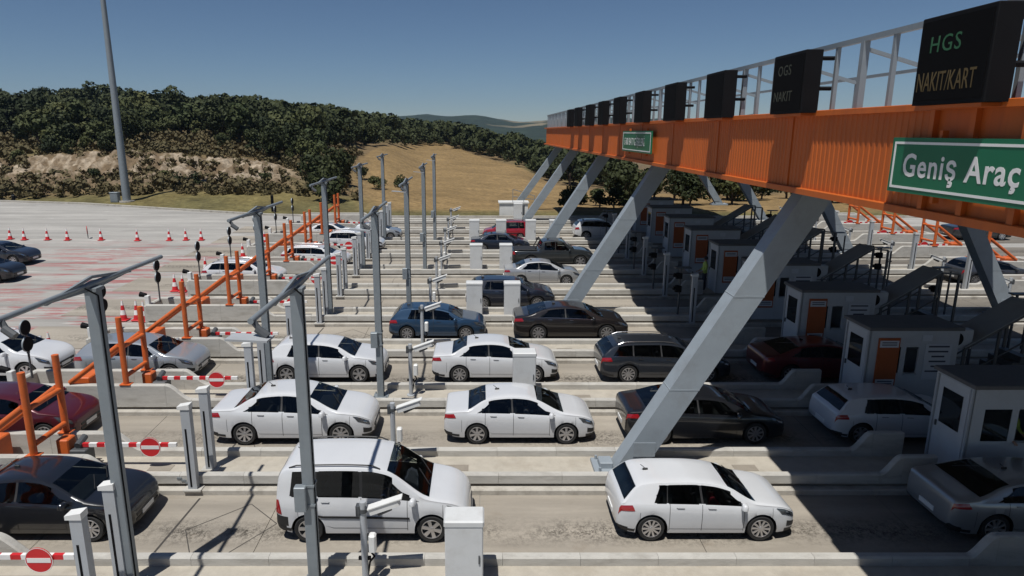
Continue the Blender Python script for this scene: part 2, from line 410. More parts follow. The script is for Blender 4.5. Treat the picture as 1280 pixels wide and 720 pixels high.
def build_terrain():
    us = np.concatenate([np.linspace(-1.75, -.75, 40)[:-1], np.linspace(-.75, .3, 300)[:-1], np.linspace(.3, 1.6, 60)])
    ys = np.concatenate([np.linspace(52, 72, 14)[:-1], np.linspace(72, 98, 64)[:-1], np.linspace(98, 230, 70)[:-1], np.linspace(230, 800, 40)])
    V = []; C = []
    for Y in ys:
        for u in us:
            X = u * Y; px = 600 + 850 * u; z = terr(X, Y); rw = rock_w(px, Y); fw = field_w(px, Y)
            n1 = fb(X, Y, .07); n2 = fb(X, Y, .35, 4); n3 = fb(X, Y, 1.1, 3)
            calm = np.clip((Y - 68) / 10, 0, 1)
            z += calm * (.5 * n1 * (1 - fw) + .25 * n2 * (1 - fw) + .08 * n2 * fw)
            if rw > 0:
                rib = abs(noise.noise(Vector((X * .55 + Y * .12, Y * .1, 0)))) ; rib2 = abs(noise.noise(Vector((X * 1.5 - Y * .3, Y * .3, 7))))
                rib3 = 1 - abs(noise.noise(Vector((X * 3.1 + 2 * n2, Y * .45, 3)))) * 2
                z += rw * (1.2 * (.35 - rib) + .7 * (.3 - rib2) + .35 * rib3)
            V.append((X, Y, z))
            # ground cover colours
            grass = np.array([.115, .10, .042]) * (1 + .4 * n2) + np.array([.06, .035, .01]) * max(0, n1)
            scrub = np.array([.15, .105, .055]) * (1 + .35 * n2)
            scrub = scrub * (1 - .5 * max(0, n1)) + np.array([.05, .06, .02]) * .5 * max(0, n1) * 2
            c = grass if Y < 76 else scrub
            if 74 < Y < 77: c = grass * (77 - Y) / 3 + scrub * (Y - 74) / 3
            if rw > 0:
                rk = np.array([.30, .245, .18]) * (1 + .35 * n3); dk = np.array([.14, .10, .06])
                st = noise.noise(Vector((X * 1.7 + Y * .4, Y * .22, 5))); mixr = np.clip(.45 + 1.1 * n2 + .7 * n3 + 1.1 * st - .8 * max(0, n1), 0, 1); rk = rk * mixr + dk * (1 - mixr)
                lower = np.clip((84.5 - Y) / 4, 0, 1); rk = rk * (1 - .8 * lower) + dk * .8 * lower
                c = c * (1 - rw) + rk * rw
            if fw > 0:
                row = .5 + .5 * math.sin((X * .5 + Y * .9) * 1.05 + 2.2 * n1)
                fc = np.array([.215, .145, .066]) * (1 + .16 * n2 + .10 * (row - .5)) ; fc = fc * (1 + .2 * n1)
                c = c * (1 - fw) + fc * fw
            C.append((max(c[0], .01), max(c[1], .01), max(c[2], .005), 1))
    nu = len(us); F = []
    for j in range(len(ys) - 1):
        for i in range(nu - 1):
            a = j * nu + i; F.append((a, a + 1, a + nu + 1, a + nu))
    me = bpy.data.meshes.new('hillside'); me.from_pydata(V, [], F); me.update()
    ca = me.color_attributes.new('Col', 'FLOAT_COLOR', 'POINT'); ca.data.foreach_set('color', np.array(C, dtype=np.float32).ravel())
    me.polygons.foreach_set('use_smooth', [True] * len(me.polygons))
    me.materials.append(attr_mat('hillside_ground', fine=(1.6, .5), bump=1., bscale=1.4))
    tag(link('hillside', me), kind='structure')
    # far valley and hills
    us = np.linspace(-1.8, 1.8, 260); ys = np.linspace(760, 2600, 90)
    V = []; C = []
    for Y in ys:
        for u in us:
            X = u * Y; px = 600 + 850 * u
            crest = np.interp(px, [-900, 200, 480, 530, 600, 620, 650, 680, 710, 800, 1000, 2200], [60, 58, 56, 60, 62, 55, 48, 54, 62, 56, 50, 60])
            t = np.clip((Y - 900) / 1300, 0, 1); t = t * t * (3 - 2 * t)
            z = -24 + (crest + 24) * t + fb(X, Y, .0016) * 16 * t + fb(X, Y, .008, 4) * 7
            if Y > 2300: z -= (Y - 2300) * .03
            V.append((X, Y, z))
            n = fb(X, Y, .004, 4); n2 = fb(X, Y, .02, 3)
            c = np.array([.022, .032, .018]) * (1 + .35 * n2)
            if n > .55: c = np.array([.17, .14, .085])
            C.append((c[0], c[1], c[2], 1))
    nu = len(us); F = [(j * nu + i, j * nu + i + 1, (j + 1) * nu + i + 1, (j + 1) * nu + i) for j in range(len(ys) - 1) for i in range(nu - 1)]
    me = bpy.data.meshes.new('far_hills'); me.from_pydata(V, [], F); me.update()
    ca = me.color_attributes.new('Col', 'FLOAT_COLOR', 'POINT'); ca.data.foreach_set('color', np.array(C, dtype=np.float32).ravel())
    me.polygons.foreach_set('use_smooth', [True] * len(me.polygons))
    me.materials.append(attr_mat('far_hill_cover', fine=(.03, .4), bump=1., bscale=.03))
    tag(link('far_hills', me), kind='structure')
build_terrain()

# ------------------------------------------------------------------ trees
def crown_geo(seed, nleaf, rx, rz, leaf, z0):
    r = np.random.default_rng(seed)
    nl = r.integers(6, 10); lobes = []
    for i in range(nl):
        a = r.uniform(0, 2 * math.pi); d = r.uniform(.15, .62)
        lobes.append((rx * d * math.cos(a), rx * d * math.sin(a), z0 + rz * r.uniform(.35, 1.45), r.uniform(.34, .58) * rx))
    lobes.append((0, 0, z0 + rz * 1.35, rx * .5))
    w = np.array([q[3] ** 2 for q in lobes]); w /= w.sum()
    V = np.zeros((nleaf * 4, 3)); 
    for i in range(nleaf):
        q = lobes[r.choice(len(lobes), p=w)]
        d = r.normal(size=3); d /= np.linalg.norm(d); rad = q[3] * r.uniform(.72, 1.06)
        c = np.array(q[:3]) + d * rad * np.array([1, 1, .82])
        nrm = d + r.normal(size=3) * .55; nrm /= np.linalg.norm(nrm)
        t = np.cross(nrm, r.normal(size=3)); t /= np.linalg.norm(t); bt = np.cross(nrm, t)
        s = leaf * r.uniform(.6, 1.35); s2 = s * r.uniform(.5, .9)
        V[i * 4:i * 4 + 4] = [c - t * s - bt * s2 * .3, c - t * s * .1 - bt * s2 + nrm * s * .2, c + t * s + bt * s2 * .2, c + t * s * .05 + bt * s2 - nrm * s * .1]
    return V
def quads_mesh(name, V, m):
    n = len(V) // 4; me = bpy.data.meshes.new(name)
    me.vertices.add(len(V)); me.vertices.foreach_set('co', np.asarray(V, dtype=np.float32).ravel())
    me.loops.add(n * 4); me.loops.foreach_set('vertex_index', np.arange(n * 4, dtype=np.int32))
    me.polygons.add(n); me.polygons.foreach_set('loop_start', np.arange(0, n * 4, 4, dtype=np.int32))
    me.update(calc_edges=True); me.materials.append(m); me.validate(); return me
CROWNS = []; TRUNKS = []
for i in range(7):
    rx, rz = [(2.7, 2.3), (2.3, 2.6), (3.0, 2.1), (2.0, 1.7), (2.6, 2.9), (1.7, 2.2), (2.9, 2.5)][i]
    CROWNS.append((quads_mesh('crown', crown_geo(40 + i, 820, rx, rz, .27, .7), M['leaf2' if i in (2, 3, 5) else 'leaf']), rx, rz))
    q = MB(); q.tube((0, 0, -.4), (.05, .03, .9 + rz * .5), .2, .13, 8)
    for k in range(5):
        a = k * 1.26 + i; q.tube((.04, .02, .6 + .15 * k), (math.cos(a) * rx * .5, math.sin(a) * rx * .5, .9 + rz * (.5 + .13 * k)), .09, .03, 6)
    me = q.mesh('trunk', 40); me.materials.append(M['bark']); TRUNKS.append(me)
def add_tree(x, y, z, s, i, label, group, name='tree'):
    o = empty(name, (x, y, z), random.uniform(0, 6.28)); o.scale = (s, s, s * random.uniform(.85, 1.15))
    tag(o, label, 'tree', group)
    link('crown', CROWNS[i][0], o); link('trunk', TRUNKS[i], o)
def wood_w(px, Y):
    front = np.interp(px, [-500, 0, 100, 160, 180, 260, 290, 330, 390, 430, 470, 510, 540, 590, 640, 700, 760, 820], [90, 89, 91, 93, 117, 124, 99, 95, 99, 132, 158, 178, 206, 196, 172, 122, 124, 150])
    return front
cand = []
for iy in range(48):
    for ix in range(84):
        y = 86 + iy * 3.6 + random.uniform(-1.6, 1.6); x = -215 + ix * 3.9 + random.uniform(-1.7, 1.7)
        px = 600 + 850 * x / y
        if px < -140 or px > 790 or y > 262: continue
        f = wood_w(px, y)
        if y < f: continue
        if fb(x, y, .045, 3) < -.3 and px < 520: continue
        if 470 < px < 560 and y < f + 25 and random.random() < .25: continue
        edge = y - f
        s = random.choice((.55, .7, .8, .9, 1., 1.1, 1.25, 1.45)) * (.8 if edge < 6 else 1) * (.95 if px > 600 else 1)
        if 0 < px < 440 and y < 112: s *= .75
        cand.append((y, x, s, px))
cand.sort()
vis = [c for c in cand if -30 < c[3] < 740]
near = set(id(c) for c in vis[:190]); rest = [c for c in vis[190:]]
ridge = sorted(rest, key=lambda c: -(terr(c[1], c[0]) + 5 * c[2] - 8.88) / c[0])[:75]      # the crowns that stand against the sky
near |= set(id(c) for c in ridge)
stuffV = []
low = [crown_geo(90 + i, 300, 2.6, 2.4, .42, .7) for i in range(4)]
for c in cand:
    y, x, s, px = c; z = terr(x, y) - .15
    if id(c) in near:
        add_tree(x, y, z, s, random.randrange(7), 'round leafy oak tree in the dark wood covering the hill', 'oak trees of the hillside wood', 'oak_tree')
    else:
        v = low[random.randrange(4)] * s; a = random.uniform(0, 6.28); ca, sa = math.cos(a), math.sin(a)
        stuffV.append(np.stack([v[:, 0] * ca - v[:, 1] * sa + x, v[:, 0] * sa + v[:, 1] * ca + y, v[:, 2] + z], 1))
w_ = link('woodland', quads_mesh('woodland', np.concatenate(stuffV), M['leaf'])); tag(w_, 'dark oak woodland filling the hill behind the nearer trees', 'woodland', kind='stuff')
for i in range(46):                                    # belt of trees behind the far edge of the plaza, right of the field
    px = random.uniform(765, 1130); y = random.uniform(74, 104); x = (px - 600) / 850 * y
    add_tree(x, y, terr(x, y) - .1, random.uniform(.62, .95), random.choice((0, 1, 2, 4, 6)), 'leafy dark green tree in the belt beyond the booths under the canopy', 'trees behind the booths', 'broadleaf_tree')
for i in range(14):
    px = random.uniform(700, 800); y = random.uniform(68, 76); x = (px - 600) / 850 * y
    add_tree(x, y, terr(x, y) - .1, random.uniform(.3, .5), random.choice((1, 5)), 'small dark tree at the plaza edge between the far canopy legs', 'small trees at the far plaza edge', 'small_tree')
for i in range(5):
    px = random.uniform(390, 432); y = 72 + i * 4; x = (px - 600) / 850 * y
    add_tree(x, y, terr(x, y) - .2, random.uniform(.7, .95), random.choice((0, 2, 6)), 'dense dark tree beside the golden field behind the grey posts', 'trees at the left edge of the field', 'broadleaf_tree')
# scrub on the cutting
sv = []
tuft = [crown_geo(120 + i, 46, .55, .35, .16, .05) for i in range(4)]
for i in range(2400):
    px = random.uniform(-120, 520); y = random.uniform(74, 128); x = (px - 600) / 850 * y
    fw = field_w(px, y)
    if fw > .2: continue
    if rock_w(px, y) > .5 and y > 84 and random.random() < .8 and fb(x, y, .12, 3) < .15: continue
    v = tuft[i % 4] * random.uniform(.5, 1.9); sv.append(v + np.array([x, y, terr(x, y) + .05]))
tag(link('scrub', quads_mesh('scrub', np.concatenate(sv), M['scrub'])), 'dry scrub bushes scattered over the rocky cutting', 'scrub', kind='stuff')
# a dozen low bushes on the cutting that can be picked out
for i, (px, y) in enumerate(((560 / 2.57, 80), (300 / 2.57, 81), (470, 86), (330, 84), (240, 79), (205, 82), (450, 95), (500, 90))):
    x = (px - 600) / 850 * y
    o = empty('bush', (x, y, terr(x, y) - .2)); o.scale = (.45, .45, .38); tag(o, 'low green bush on the dry slope behind the plaza', 'bush', 'bushes on the slope behind the plaza')
    link('foliage', CROWNS[i % 7][0], o)

# ------------------------------------------------------------------ toll islands
def ztop(x):
    lo, hi = .45, .93
    if x > XC: x = 2 * XC - x if x < 22 else 17.2 - x
    if x < -9.85: return hi
    if x < -9.1: t = (x + 9.85) / .75; return hi + (lo - hi) * (t * t * (3 - 2 * t))
    if x < 10.0: return lo
    if x < 10.5: t = (x - 10.0) / .5; return lo + (hi - lo) * (t * t * (3 - 2 * t))
    return hi
def parapet_piece(x0, x1, y0, y1, zb):
    n = 1 if ztop(x0) == ztop(x1) and abs(ztop((x0 + x1) / 2) - ztop(x0)) < 1e-6 else 12
    b = MB(); c = .035; P = []
    for i in range(n + 1):
        x = x0 + (x1 - x0) * i / n; t = ztop(x)
        P += [(x, y0, zb), (x, y0, t - c), (x, y0 + c, t), (x, y1 - c, t), (x, y1, t - c), (x, y1, zb)]
    F = []
    for i in range(n):
        for k in range(6): F.append([i * 6 + k, i * 6 + (k + 1) % 6, (i + 1) * 6 + (k + 1) % 6, (i + 1) * 6 + k])
    F += [list(range(6)), list(range(n * 6 + 5, n * 6 - 1, -1))]
    b.add(P, F); return b
XS_L = [-14.8, -13.2, -11.5, -9.86, -9.08] + [-9.08 + 1.59 * i for i in range(1, 12)] + [9.98, 10.52, 11.35]
XS_R = [16.65, 17.48, 18.02, 19.6, 21.2, 22.8, 24.5, 26.28, 27.06, 28.7, 30.4, 32.0]
for n in range(NL + 1):
    yc = ISL(n); z = gz(yc); isl = empty('toll_island', (0, yc, z))
    tag(isl, 'long concrete toll island with a low parapet along both edges, ' + (ORD[n] + ' to the camera' if n < 3 else ORD[n] + ' counted from the camera'), 'toll island', 'toll islands between the lanes')
    yn0, yn1 = -.745, -.56        # near parapet (front edge of the island), local y
    yf0, yf1 = .585, .785
    for (y0, y1, zb) in ((yn0, yn1, .2), (yf0, yf1, -.1)):
        for XS in (XS_L, XS_R):
            if n <= 4:
                for a, c in zip(XS[:-1], XS[1:]):
                    parapet_piece(a + .003, c - .003, y0, y1, zb).build('parapet_segment', M['concrete'], isl, 30)
            else:
                bb = MB()
                for a, c in zip(XS[:-1], XS[1:]):
                    w = parapet_piece(a + .003, c - .003, y0, y1, zb); bb.add(w.v, w.f)
                bb.build('parapet', M['concrete'], isl, 30)
    q = MB(); q.bx(-14.75, 31.95, yn0 + .08, yn1 - .02, -.1, .21); q.build('parapet_foot', M['recess'], isl)
    q = MB(); q.bx(-14.8, 32.0, yn0 - .17, yn0 + .09, -.1, .115, 0, .02); q.build('kerb_ledge', M['ledge'], isl)
    q = MB(); q.bx(-14.7, 31.9, yn1 - .03, yf0 + .01, -.1, .25); q.build('walkway', M['walk'], isl)
    for X in (-14.8, 32.0):
        q = MB(); q.bx(X - .12 if X < 0 else X - .08, X + .08 if X < 0 else X + .12, yn0 + .005, yf1 - .005, -.05, .90, 0, .04); q.build('nose_wall', M['concrete'], isl)
    for X in (-8.6, -.9, 3.0, 6.6):
        q = MB(); q.bx(X, X + .6, -.2, .12, .2, .258); q.build('cable_cover', M['recess'], isl)
    if n < 4:
        q = MB()
        for t in range(3): q.box((-7.5 + .1 * t, -.66, .35 - .06 * t), (.12, .2, .05), 0)
        q.build('cable_box', M['galv'], isl)

# ------------------------------------------------------------------ canopy (wide roof with an orange fascia on leaning legs)
XB, XR, ZB, ZT, YC0, YC1 = 6.42, 21.6, 7.66, 9.28, -42.0, 68.5  # near end carried on unseen behind the camera to darken the shade below
can = empty('toll_canopy', (XC, 30, 0))
tag(can, 'wide orange fascia toll canopy on leaning grey steel legs spanning all the lanes', 'canopy')
def cpart(b, name, m, smooth=0, parent=can):
    b.v = [(p[0] - XC, p[1] - 30, p[2]) for p in b.v]; return b.build(name, m, parent, smooth)
q = MB(); q.bx(XB + .22, XR - .2, YC0 + .1, YC1 - .1, ZB + .12, ZB + .3); cpart(q, 'soffit', M['roof'])
q = MB(); q.bx(XB + .22, XR - .2, YC0 + .1, YC1 - .1, ZT - .35, ZT - .12); cpart(q, 'roof_deck', M['rooftop'])
def corr(y0, y1, x, sgn):               # trapezoidal sheet
    b = MB(); p = .16; d = .013; pts = []; y = y0
    while y < y1 - .01:
        pts += [(x, y), (x, y + p * .42), (x - sgn * d, y + p * .5), (x - sgn * d, y + p * .92)]; y += p
    pts.append((x, y)); n = len(pts)
    P = [(a, c, ZB + .12) for a, c in pts] + [(a, c, ZT - .1) for a, c in pts]
    b.add(P, [[i, i + 1, n + i + 1, n + i] for i in range(n - 1)]); return b
ys = [9.9 + 4.4 * i for i in range(14)]
for a, c in zip(ys[:-1], ys[1:]): cpart(corr(a, min(c, YC1) - .001, XB + .1, 1), 'fascia_sheet', M['fascia'])
q = MB(); q.bx(XB + .1, XB + .13, YC0, 9.88, ZB + .1, ZT - .08); cpart(q, 'fascia_sheet', M['fascia'])
for y in (9.82, 9.0, 8.1, 7.2, 6.3, 5.4, 3.0, 0., -3., -6.):
    q = MB(); q.bx(XB + .02, XB + .1, y - .05, y + .05, ZB + .1, ZT - .1); cpart(q, 'fascia_rib', M['fascia'])
for y in ys[1:-1]:
    q = MB(); q.bx(XB + .07, XB + .1, y - .035, y + .035, ZB + .12, ZT - .1); cpart(q, 'cover_strip', M['fascia'])
q = MB(); q.bx(XB, XB + .4, YC0, YC1, ZT - .1, ZT, 0, .01); cpart(q, 'top_flange', M['fascia'])
q = MB(); q.bx(XB, XB + .4, YC0, YC1, ZB, ZB + .12, 0, .01); cpart(q, 'bottom_flange', M['fascia'])
q = MB(); q.bx(XR - .15, XR, YC0, YC1, ZB, ZT); cpart(q, 'rear_fascia', M['fascia'])
for y0 in (YC0 - .02, YC1 - .1): 
    q = MB(); q.bx(XB + .42, XR - .16, y0, y0 + .12, ZB, ZT); cpart(q, 'end_fascia', M['fascia'])
def leg(y, side):
    xf, xt = (3.78, 8.1) if side < 0 else (24.0, 19.9)
    z0, z1 = gz(y) + .28, ZB + .2
    w, d = .74 / 2, .56 / 2
    b = MB(); P = []
    for x, z in ((xf, z0), (xt, z1)):
        P += [(x - w, y - d, z), (x + w, y - d, z), (x + w, y + d, z), (x - w, y + d, z)]
    b.add(P, [[0, 1, 5, 4], [1, 2, 6, 5], [2, 3, 7, 6], [3, 0, 4, 7], [0, 3, 2, 1], [4, 5, 6, 7]])
    L = cpart(b, 'leg', M['legpaint'])
    b = MB(); b.bx(xf - .85, xf + .75, y - .42, y + .42, gz(y) + .2, gz(y) + .34, 0, .015)
    for dx in (-.72, .62):
        for dy in (-.33, .33): b.tube((xf + dx, y + dy, gz(y) + .33), (xf + dx, y + dy, gz(y) + .44), .035, None, 6)
    b.bx(xf - .7, xf - .36, y - .2, y + .2, gz(y) + .33, gz(y) + .5, 0, .02)
    s = cpart(b, 'base_plate', M['legpaint'], 0, L)
    for fr in (.3, .62):
        b = MB(); xs_, zs_ = xf + (xt - xf) * fr, z0 + (z1 - z0) * fr; b.bx(xs_ - w - .006, xs_ + w + .006, y - d - .006, y + d + .006, zs_ - .02, zs_ + .02); cpart(b, 'weld_collar', M['legpaint'], 0, L)
    b = MB(); t = .22; xm = xf + (xt - xf) * .09; b.box((xm, y - d - .012, z0 + (z1 - z0) * .085), (.55, .02, .38)); cpart(b, 'inspection_hatch', M['legpaint'], 0, L)
for y in (-24.5, -11.05, 2.4, 15.86, 29.35, 42.8, 56.2, 67.2): leg(y, -1); leg(y, 1)
# parapet railing on the canopy edge
q = MB()
q.bar((XB + .3, YC0, 10.46), (XB + .3, YC1, 10.46), .09, .09); cpart(q, 'top_rail', M['galv'])
q = MB(); q.bar((XB + 1.7, YC0, 10.0), (XB + 1.7, YC1, 10.0), .06, .06); cpart(q, 'rear_rail', M['galv'])
y = YC0 + .3; i = 0
while y < YC1:
    q = MB(); w = .11 if i % 3 == 0 else .07
    q.bx(XB + .3 - w / 2, XB + .3 + w / 2, y - w / 2, y + w / 2, ZT - .11, 10.42)
    if i % 3 == 0:
        q.bar((XB + .3, y, 10.3), (XB + 1.7, y, 9.9), .06, .06); q.bar((XB + 1.7, y, 10.0), (XB + 1.7, y, ZT - .13), .07, .07)
    cpart(q, 'rail_post', M['galv']); y += .9; i += 1

# text helper: mesh lettering; faces -X on the fascia
def text_mesh(s, size, off=.0, ext=.0015, align='LEFT', sx=1., sp=1.):
    cu = bpy.data.curves.new('t', 'FONT'); cu.body = s; cu.size = size; cu.offset = off; cu.extrude = ext; cu.align_x = align; cu.space_character = sp
    cu.resolution_u = 3
    o = bpy.data.objects.new('t', cu); col.objects.link(o)
    dg = bpy.context.evaluated_depsgraph_get(); me = bpy.data.meshes.new_from_object(o.evaluated_get(dg))
    bpy.data.objects.remove(o); 
    if sx != 1: me.transform(Matrix.Scale(sx, 4, (1, 0, 0)))
    return me
FACE_NX = Matrix(((0, 0, -1), (-1, 0, 0), (0, 1, 0))).to_4x4()      # local x -> -Y, y -> Z, z -> -X
FACE_NY = Matrix(((1, 0, 0), (0, 0, -1), (0, 1, 0))).to_4x4()       # local x -> X, y -> Z, z -> -Y
def put_text(name, s, size, loc, m, parent, face=FACE_NX, **k):
    me = text_mesh(s, size, **k); me.transform(face); me.materials.clear(); me.materials.append(m)
    o = link(name, me, parent); o.location = loc; return o
def board(name, x, y0, y1, z0, z1, label):
    r = empty(name, (x, (y0 + y1) / 2, z0)); h = z1 - z0; w = (y1 - y0) / 2
    q = MB(); q.bx(-.03, .03, -w, w, 0, h); q.build('panel', M['green'], r)
    q = MB(); t = .035; i = .06
    for a in (-1, 1): q.bx(-.037, -.03, min(a * (w - i), a * (w - i - t)), max(a * (w - i), a * (w - i - t)), i, h - i)
    for zz in (i, h - i - t): q.bx(-.0365, -.03, -w + i + t, w - i - t, zz, zz + t)
    q.build('border', M['signw'], r)
    for yy in (-w * .6, w * .6):
        q = MB(); q.bx(.03, .12, yy - .03, yy + .03, -.1, h + .1); q.build('bracket', M['fascia'], r)
    tag(r, label, 'sign'); return r
s1 = board('road_sign', XB - .09, 5.6, 10.42, 8.0, 8.8, 'large green sign with white border and lettering at the right end of the orange fascia')
put_text('lettering', 'Geniş Araç', .46, (-.033, 2.1, .25), M['signw'], s1, off=.008, sp=1.1, sx=.95)
s2 = board('road_sign', XB - .09, 25.2, 30.2, 8.08, 8.92, 'small distant green sign with white lettering on the orange fascia')
put_text('lettering', 'E-80 BATI GİŞELERİ', .42, (-.033, 2.1, .27), M['signw'], s2, off=.0, sx=.98)

# LED displays
def display(i, y):
    r = empty('led_display', (XB - .3, y, 9.24)); w = .7
    q = MB(); q.bx(0, .32, -w, w, 0, 1.15, 0, .012); q.build('housing', M['black'], r)
    q = MB(); q.bx(-.012, -.001, -w + .05, w - .05, .06, 1.09); q.build('display_face', M['screen'], r)
    q = MB()
    for zz in (.45, 1.0):
        q.tube((.32, -w * .8, zz), (.6, -w * .8, zz), .04, None, 6); q.tube((.32, w * .8, zz), (.6, w * .8, zz), .04, None, 6)
    q.build('clamp', M['black'], r)
    q = MB(); q.bx(.05, .34, -w + .1, w - .1, -.05, -.005); q.build('bracket', M['fascia'], r)
    tag(r, 'black LED display board on the canopy edge, ' + ['nearest and largest, with HGS above NAKIT lettering', 'second from the right with faint lettering', 'third from the right', 'fourth from the right', 'fifth from the right', 'sixth from the right', 'seventh from the right', 'eighth from the right', 'ninth from the right', 'farthest, at the left end of the row'][i], 'display', 'LED displays along the canopy')
    if i == 0:
        put_text('lettering', 'HGS', .3, (-.014, .46, .68), M['ledg'], r, sp=1.15)
        put_text('lettering', 'NAKIT/KART', .36, (-.014, .63, .18), M['leda'], r, sx=.55)
    if i == 1:
        put_text('lettering', 'OGS', .28, (-.014, .44, .74), M['ledd'], r, sp=1.1)
        put_text('lettering', 'NAKIT', .28, (-.014, .55, .24), M['ledd'], r)
for i in range(10): display(i, [9.12, 13.88, 18.16, 22.35, 26.7, 31.0, 35.1, 39.4, 44.0, 47.8][i])

# ------------------------------------------------------------------ posts, arms, pillars, cameras, cabinets
def place(root, x, y, z=None, rz=0, label=None, flip=False):
    c = copy_tree(root); c.location = (x, y, gz(y) if z is None else z); c.rotation_euler = (0, 0, rz)
    if flip: c.scale = (-1, 1, 1)
    if label: c['label'] = label
    return c
PROTO = []
def proto(name, cat, group):
    o = empty(name, (0, 0, 0)); tag(o, 'x', cat, group); PROTO.append(o); return o
def drop_protos():
    for o in PROTO:
        for c in KIDS.get(o.name, []):
            for d in KIDS.get(c.name, []): bpy.data.objects.remove(d)
            bpy.data.objects.remove(c)
        bpy.data.objects.remove(o)

# tall T posts
tp = proto('camera_mast', 'mast', 'tall T masts on the islands')
q = MB(); q.bx(-.105, .105, -.105, .105, .2, 6.2, 0, .015); q.build('post', M['galv'], tp)
q = MB(); q.bx(-.24, .24, -.24, .24, .24, .28); 
for a in (-.19, .19):
    for c in (-.19, .19): q.tube((a, c, .28), (a, c, .34), .025, None, 6)
q.build('base_plate', M['galv'], tp)
q = MB(); q.bx(-.13, .13, -.13, .13, 6.18, 6.24); q.build('cap', M['galv'], tp)
q = MB(); q.tube((0, -2.4, 6.3), (0, 2.6, 6.3), .045, None, 10)
q.add([(-.015, -1.2, 6.25), (-.015, 0, 6.36), (-.015, 1.2, 6.25), (-.015, 0, 6.18), (.015, -1.2, 6.25), (.015, 0, 6.36), (.015, 1.2, 6.25), (.015, 0, 6.18)], [[0, 1, 2, 3], [7, 6, 5, 4], [0, 4, 5, 1], [1, 5, 6, 2], [2, 6, 7, 3], [3, 7, 4, 0]])
q.bar((-.0, -1.3, 6.26), (0, 0, 6.42), .05, .05); q.bar((0, 1.3, 6.26), (0, 0, 6.42), .05, .05)
arm = q.build('cross_arm', M['galv'], tp, 40)
q = MB(); q.tube((0, -2.3, 6.28), (.1, -2.34, 6.16), .05, .04, 8); q.tube((.06, -2.34, 6.18), (.22, -2.36, 6.07), .06, None, 8); q.build('camera_head', M['dgrey'], arm, 40)
q = MB(); q.path([(.112, -.05, .3), (.112, -.05, 3.), (.112, -.05, 6.1), (.05, -.3, 6.28)], .014, 6); q.build('cable', M['black'], tp)
tpb = proto('camera_mast', 'mast', 'tall T masts on the islands')
for c in list(KIDS[tp.name]): KIDS.setdefault(tpb.name, []).append(copy_tree(c, tpb))
q = MB(); q.box((-.13, -.14, 2.22), (.22, .16, .5), 0, None, .015)
for zz in (2.02, 2.42): q.bx(-.12, .12, -.12, .12, zz, zz + .04)
q.build('junction_box', M['galv'], tpb)
q = MB(); q.add([(-.3, -2.62, 6.08), (.26, -2.55, 6.03), (.26, -2.2, 6.01), (-.3, -2.25, 6.06), (-.3, -2.62, 6.11), (.26, -2.55, 6.06), (.26, -2.2, 6.04), (-.3, -2.25, 6.09)], [[3, 2, 1, 0], [4, 5, 6, 7], [0, 1, 5, 4], [1, 2, 6, 5], [2, 3, 7, 6], [3, 0, 4, 7]])
q.build('reader_plate', M['galvl'], tpb)
MO = {0: 'nearest', 2: 'third nearest', 4: 'fifth', 6: 'seventh', 8: 'ninth'}
for n in (0, 2, 4, 6, 8):
    place(tp, -6.8, ISL(n), label='tall grey T mast on the %s island, the left one of its pair' % MO[n])
    place(tpb, -3.22, ISL(n), label='tall grey T mast on the %s island, the right one of its pair' % MO[n])

# light-curtain pillars
pl = proto('light_curtain_pillar', 'pillar', 'light curtain pillars by the barriers')
q = MB(); q.bx(-.11, .11, -.09, .09, .12, 2.25); q.build('column', M['galvl'], pl)
q = MB(); q.bx(-.045, .0, -.0955, -.0905, .2, 1.75); q.build('slot', M['black'], pl)
q = MB(); q.add([(-.17, -.11, 2.25), (.12, -.11, 2.25), (.12, .11, 2.25), (-.17, .11, 2.25), (-.17, -.11, 2.33), (.12, -.11, 2.38), (.12, .11, 2.38), (-.17, .11, 2.33)], [[3, 2, 1, 0], [4, 5, 6, 7], [0, 1, 5, 4], [1, 2, 6, 5], [2, 3, 7, 6], [3, 0, 4, 7]]); q.build('hood', M['white'], pl)
q = MB(); q.bx(-.22, .22, -.16, .16, .1, .14); q.build('foot', M['concrete'], pl)
for n in range(10):
    place(pl, -7.12, ISL(n) - .82, gz(ISL(n)), label='slim grey light curtain pillar on the kerb of the %s island' % ORD[n])
    place(pl, -6.98 if n else -6.95, ISL(n) - .05 + (.0 if n % 2 else .25) * 0, gz(ISL(n)) + .13, label='slim grey light curtain pillar on the walkway of the %s island' % ORD[n])
for n in range(4, 9):
    place(pl, 9.4, ISL(n) - .82, gz(ISL(n)), label='slim pale pillar in the canopy shade at the booth end of the %s island' % ORD[n])
for n in range(4, 10):
    place(pl, 25.2, ISL(n) - .05, gz(ISL(n)) + .13, label='slim grey light curtain pillar on the far right of the %s island' % ORD[n], flip=True)

# camera poles
cp = proto('camera_pole', 'camera pole', 'short camera poles on the islands')
q = MB(); q.tube((0, 0, .2), (0, 0, 2.0), .065, None, 10); q.tube((0, 0, .25), (0, 0, .28), .14, None, 10); q.build('pole', M['galvl'], cp, 40)
q = MB(); q.tube((0, 0, 1.78), (0, 0, 1.86), .085, None, 10); q.box((-.09, 0, 1.82), (.07, .14, .22)); q.build('clamp', M['dgrey'], cp, 40)
hd = empty('camera', (0, 0, 0)); hd.parent = cp; KIDS[cp.name].append(hd)
rot = Matrix.Rotation(R(-20), 3, 'Y')
q = MB(); q.box((.42, -.06, 1.94), (.62, .15, .13), 0, rot, .02); q.build('housing', M['white'], hd)
q = MB(); q.box((.44, -.06, 2.025), (.7, .19, .02), 0, rot); q.build('sun_shield', M['white'], hd)
q = MB(); q.bar((.03, 0, 1.82), (.3, -.06, 1.86), .04, .05); q.tube((.3, -.06, 1.78), (.55, -.06, 1.9), .05, None, 8); q.build('bracket', M['dgrey'], hd)
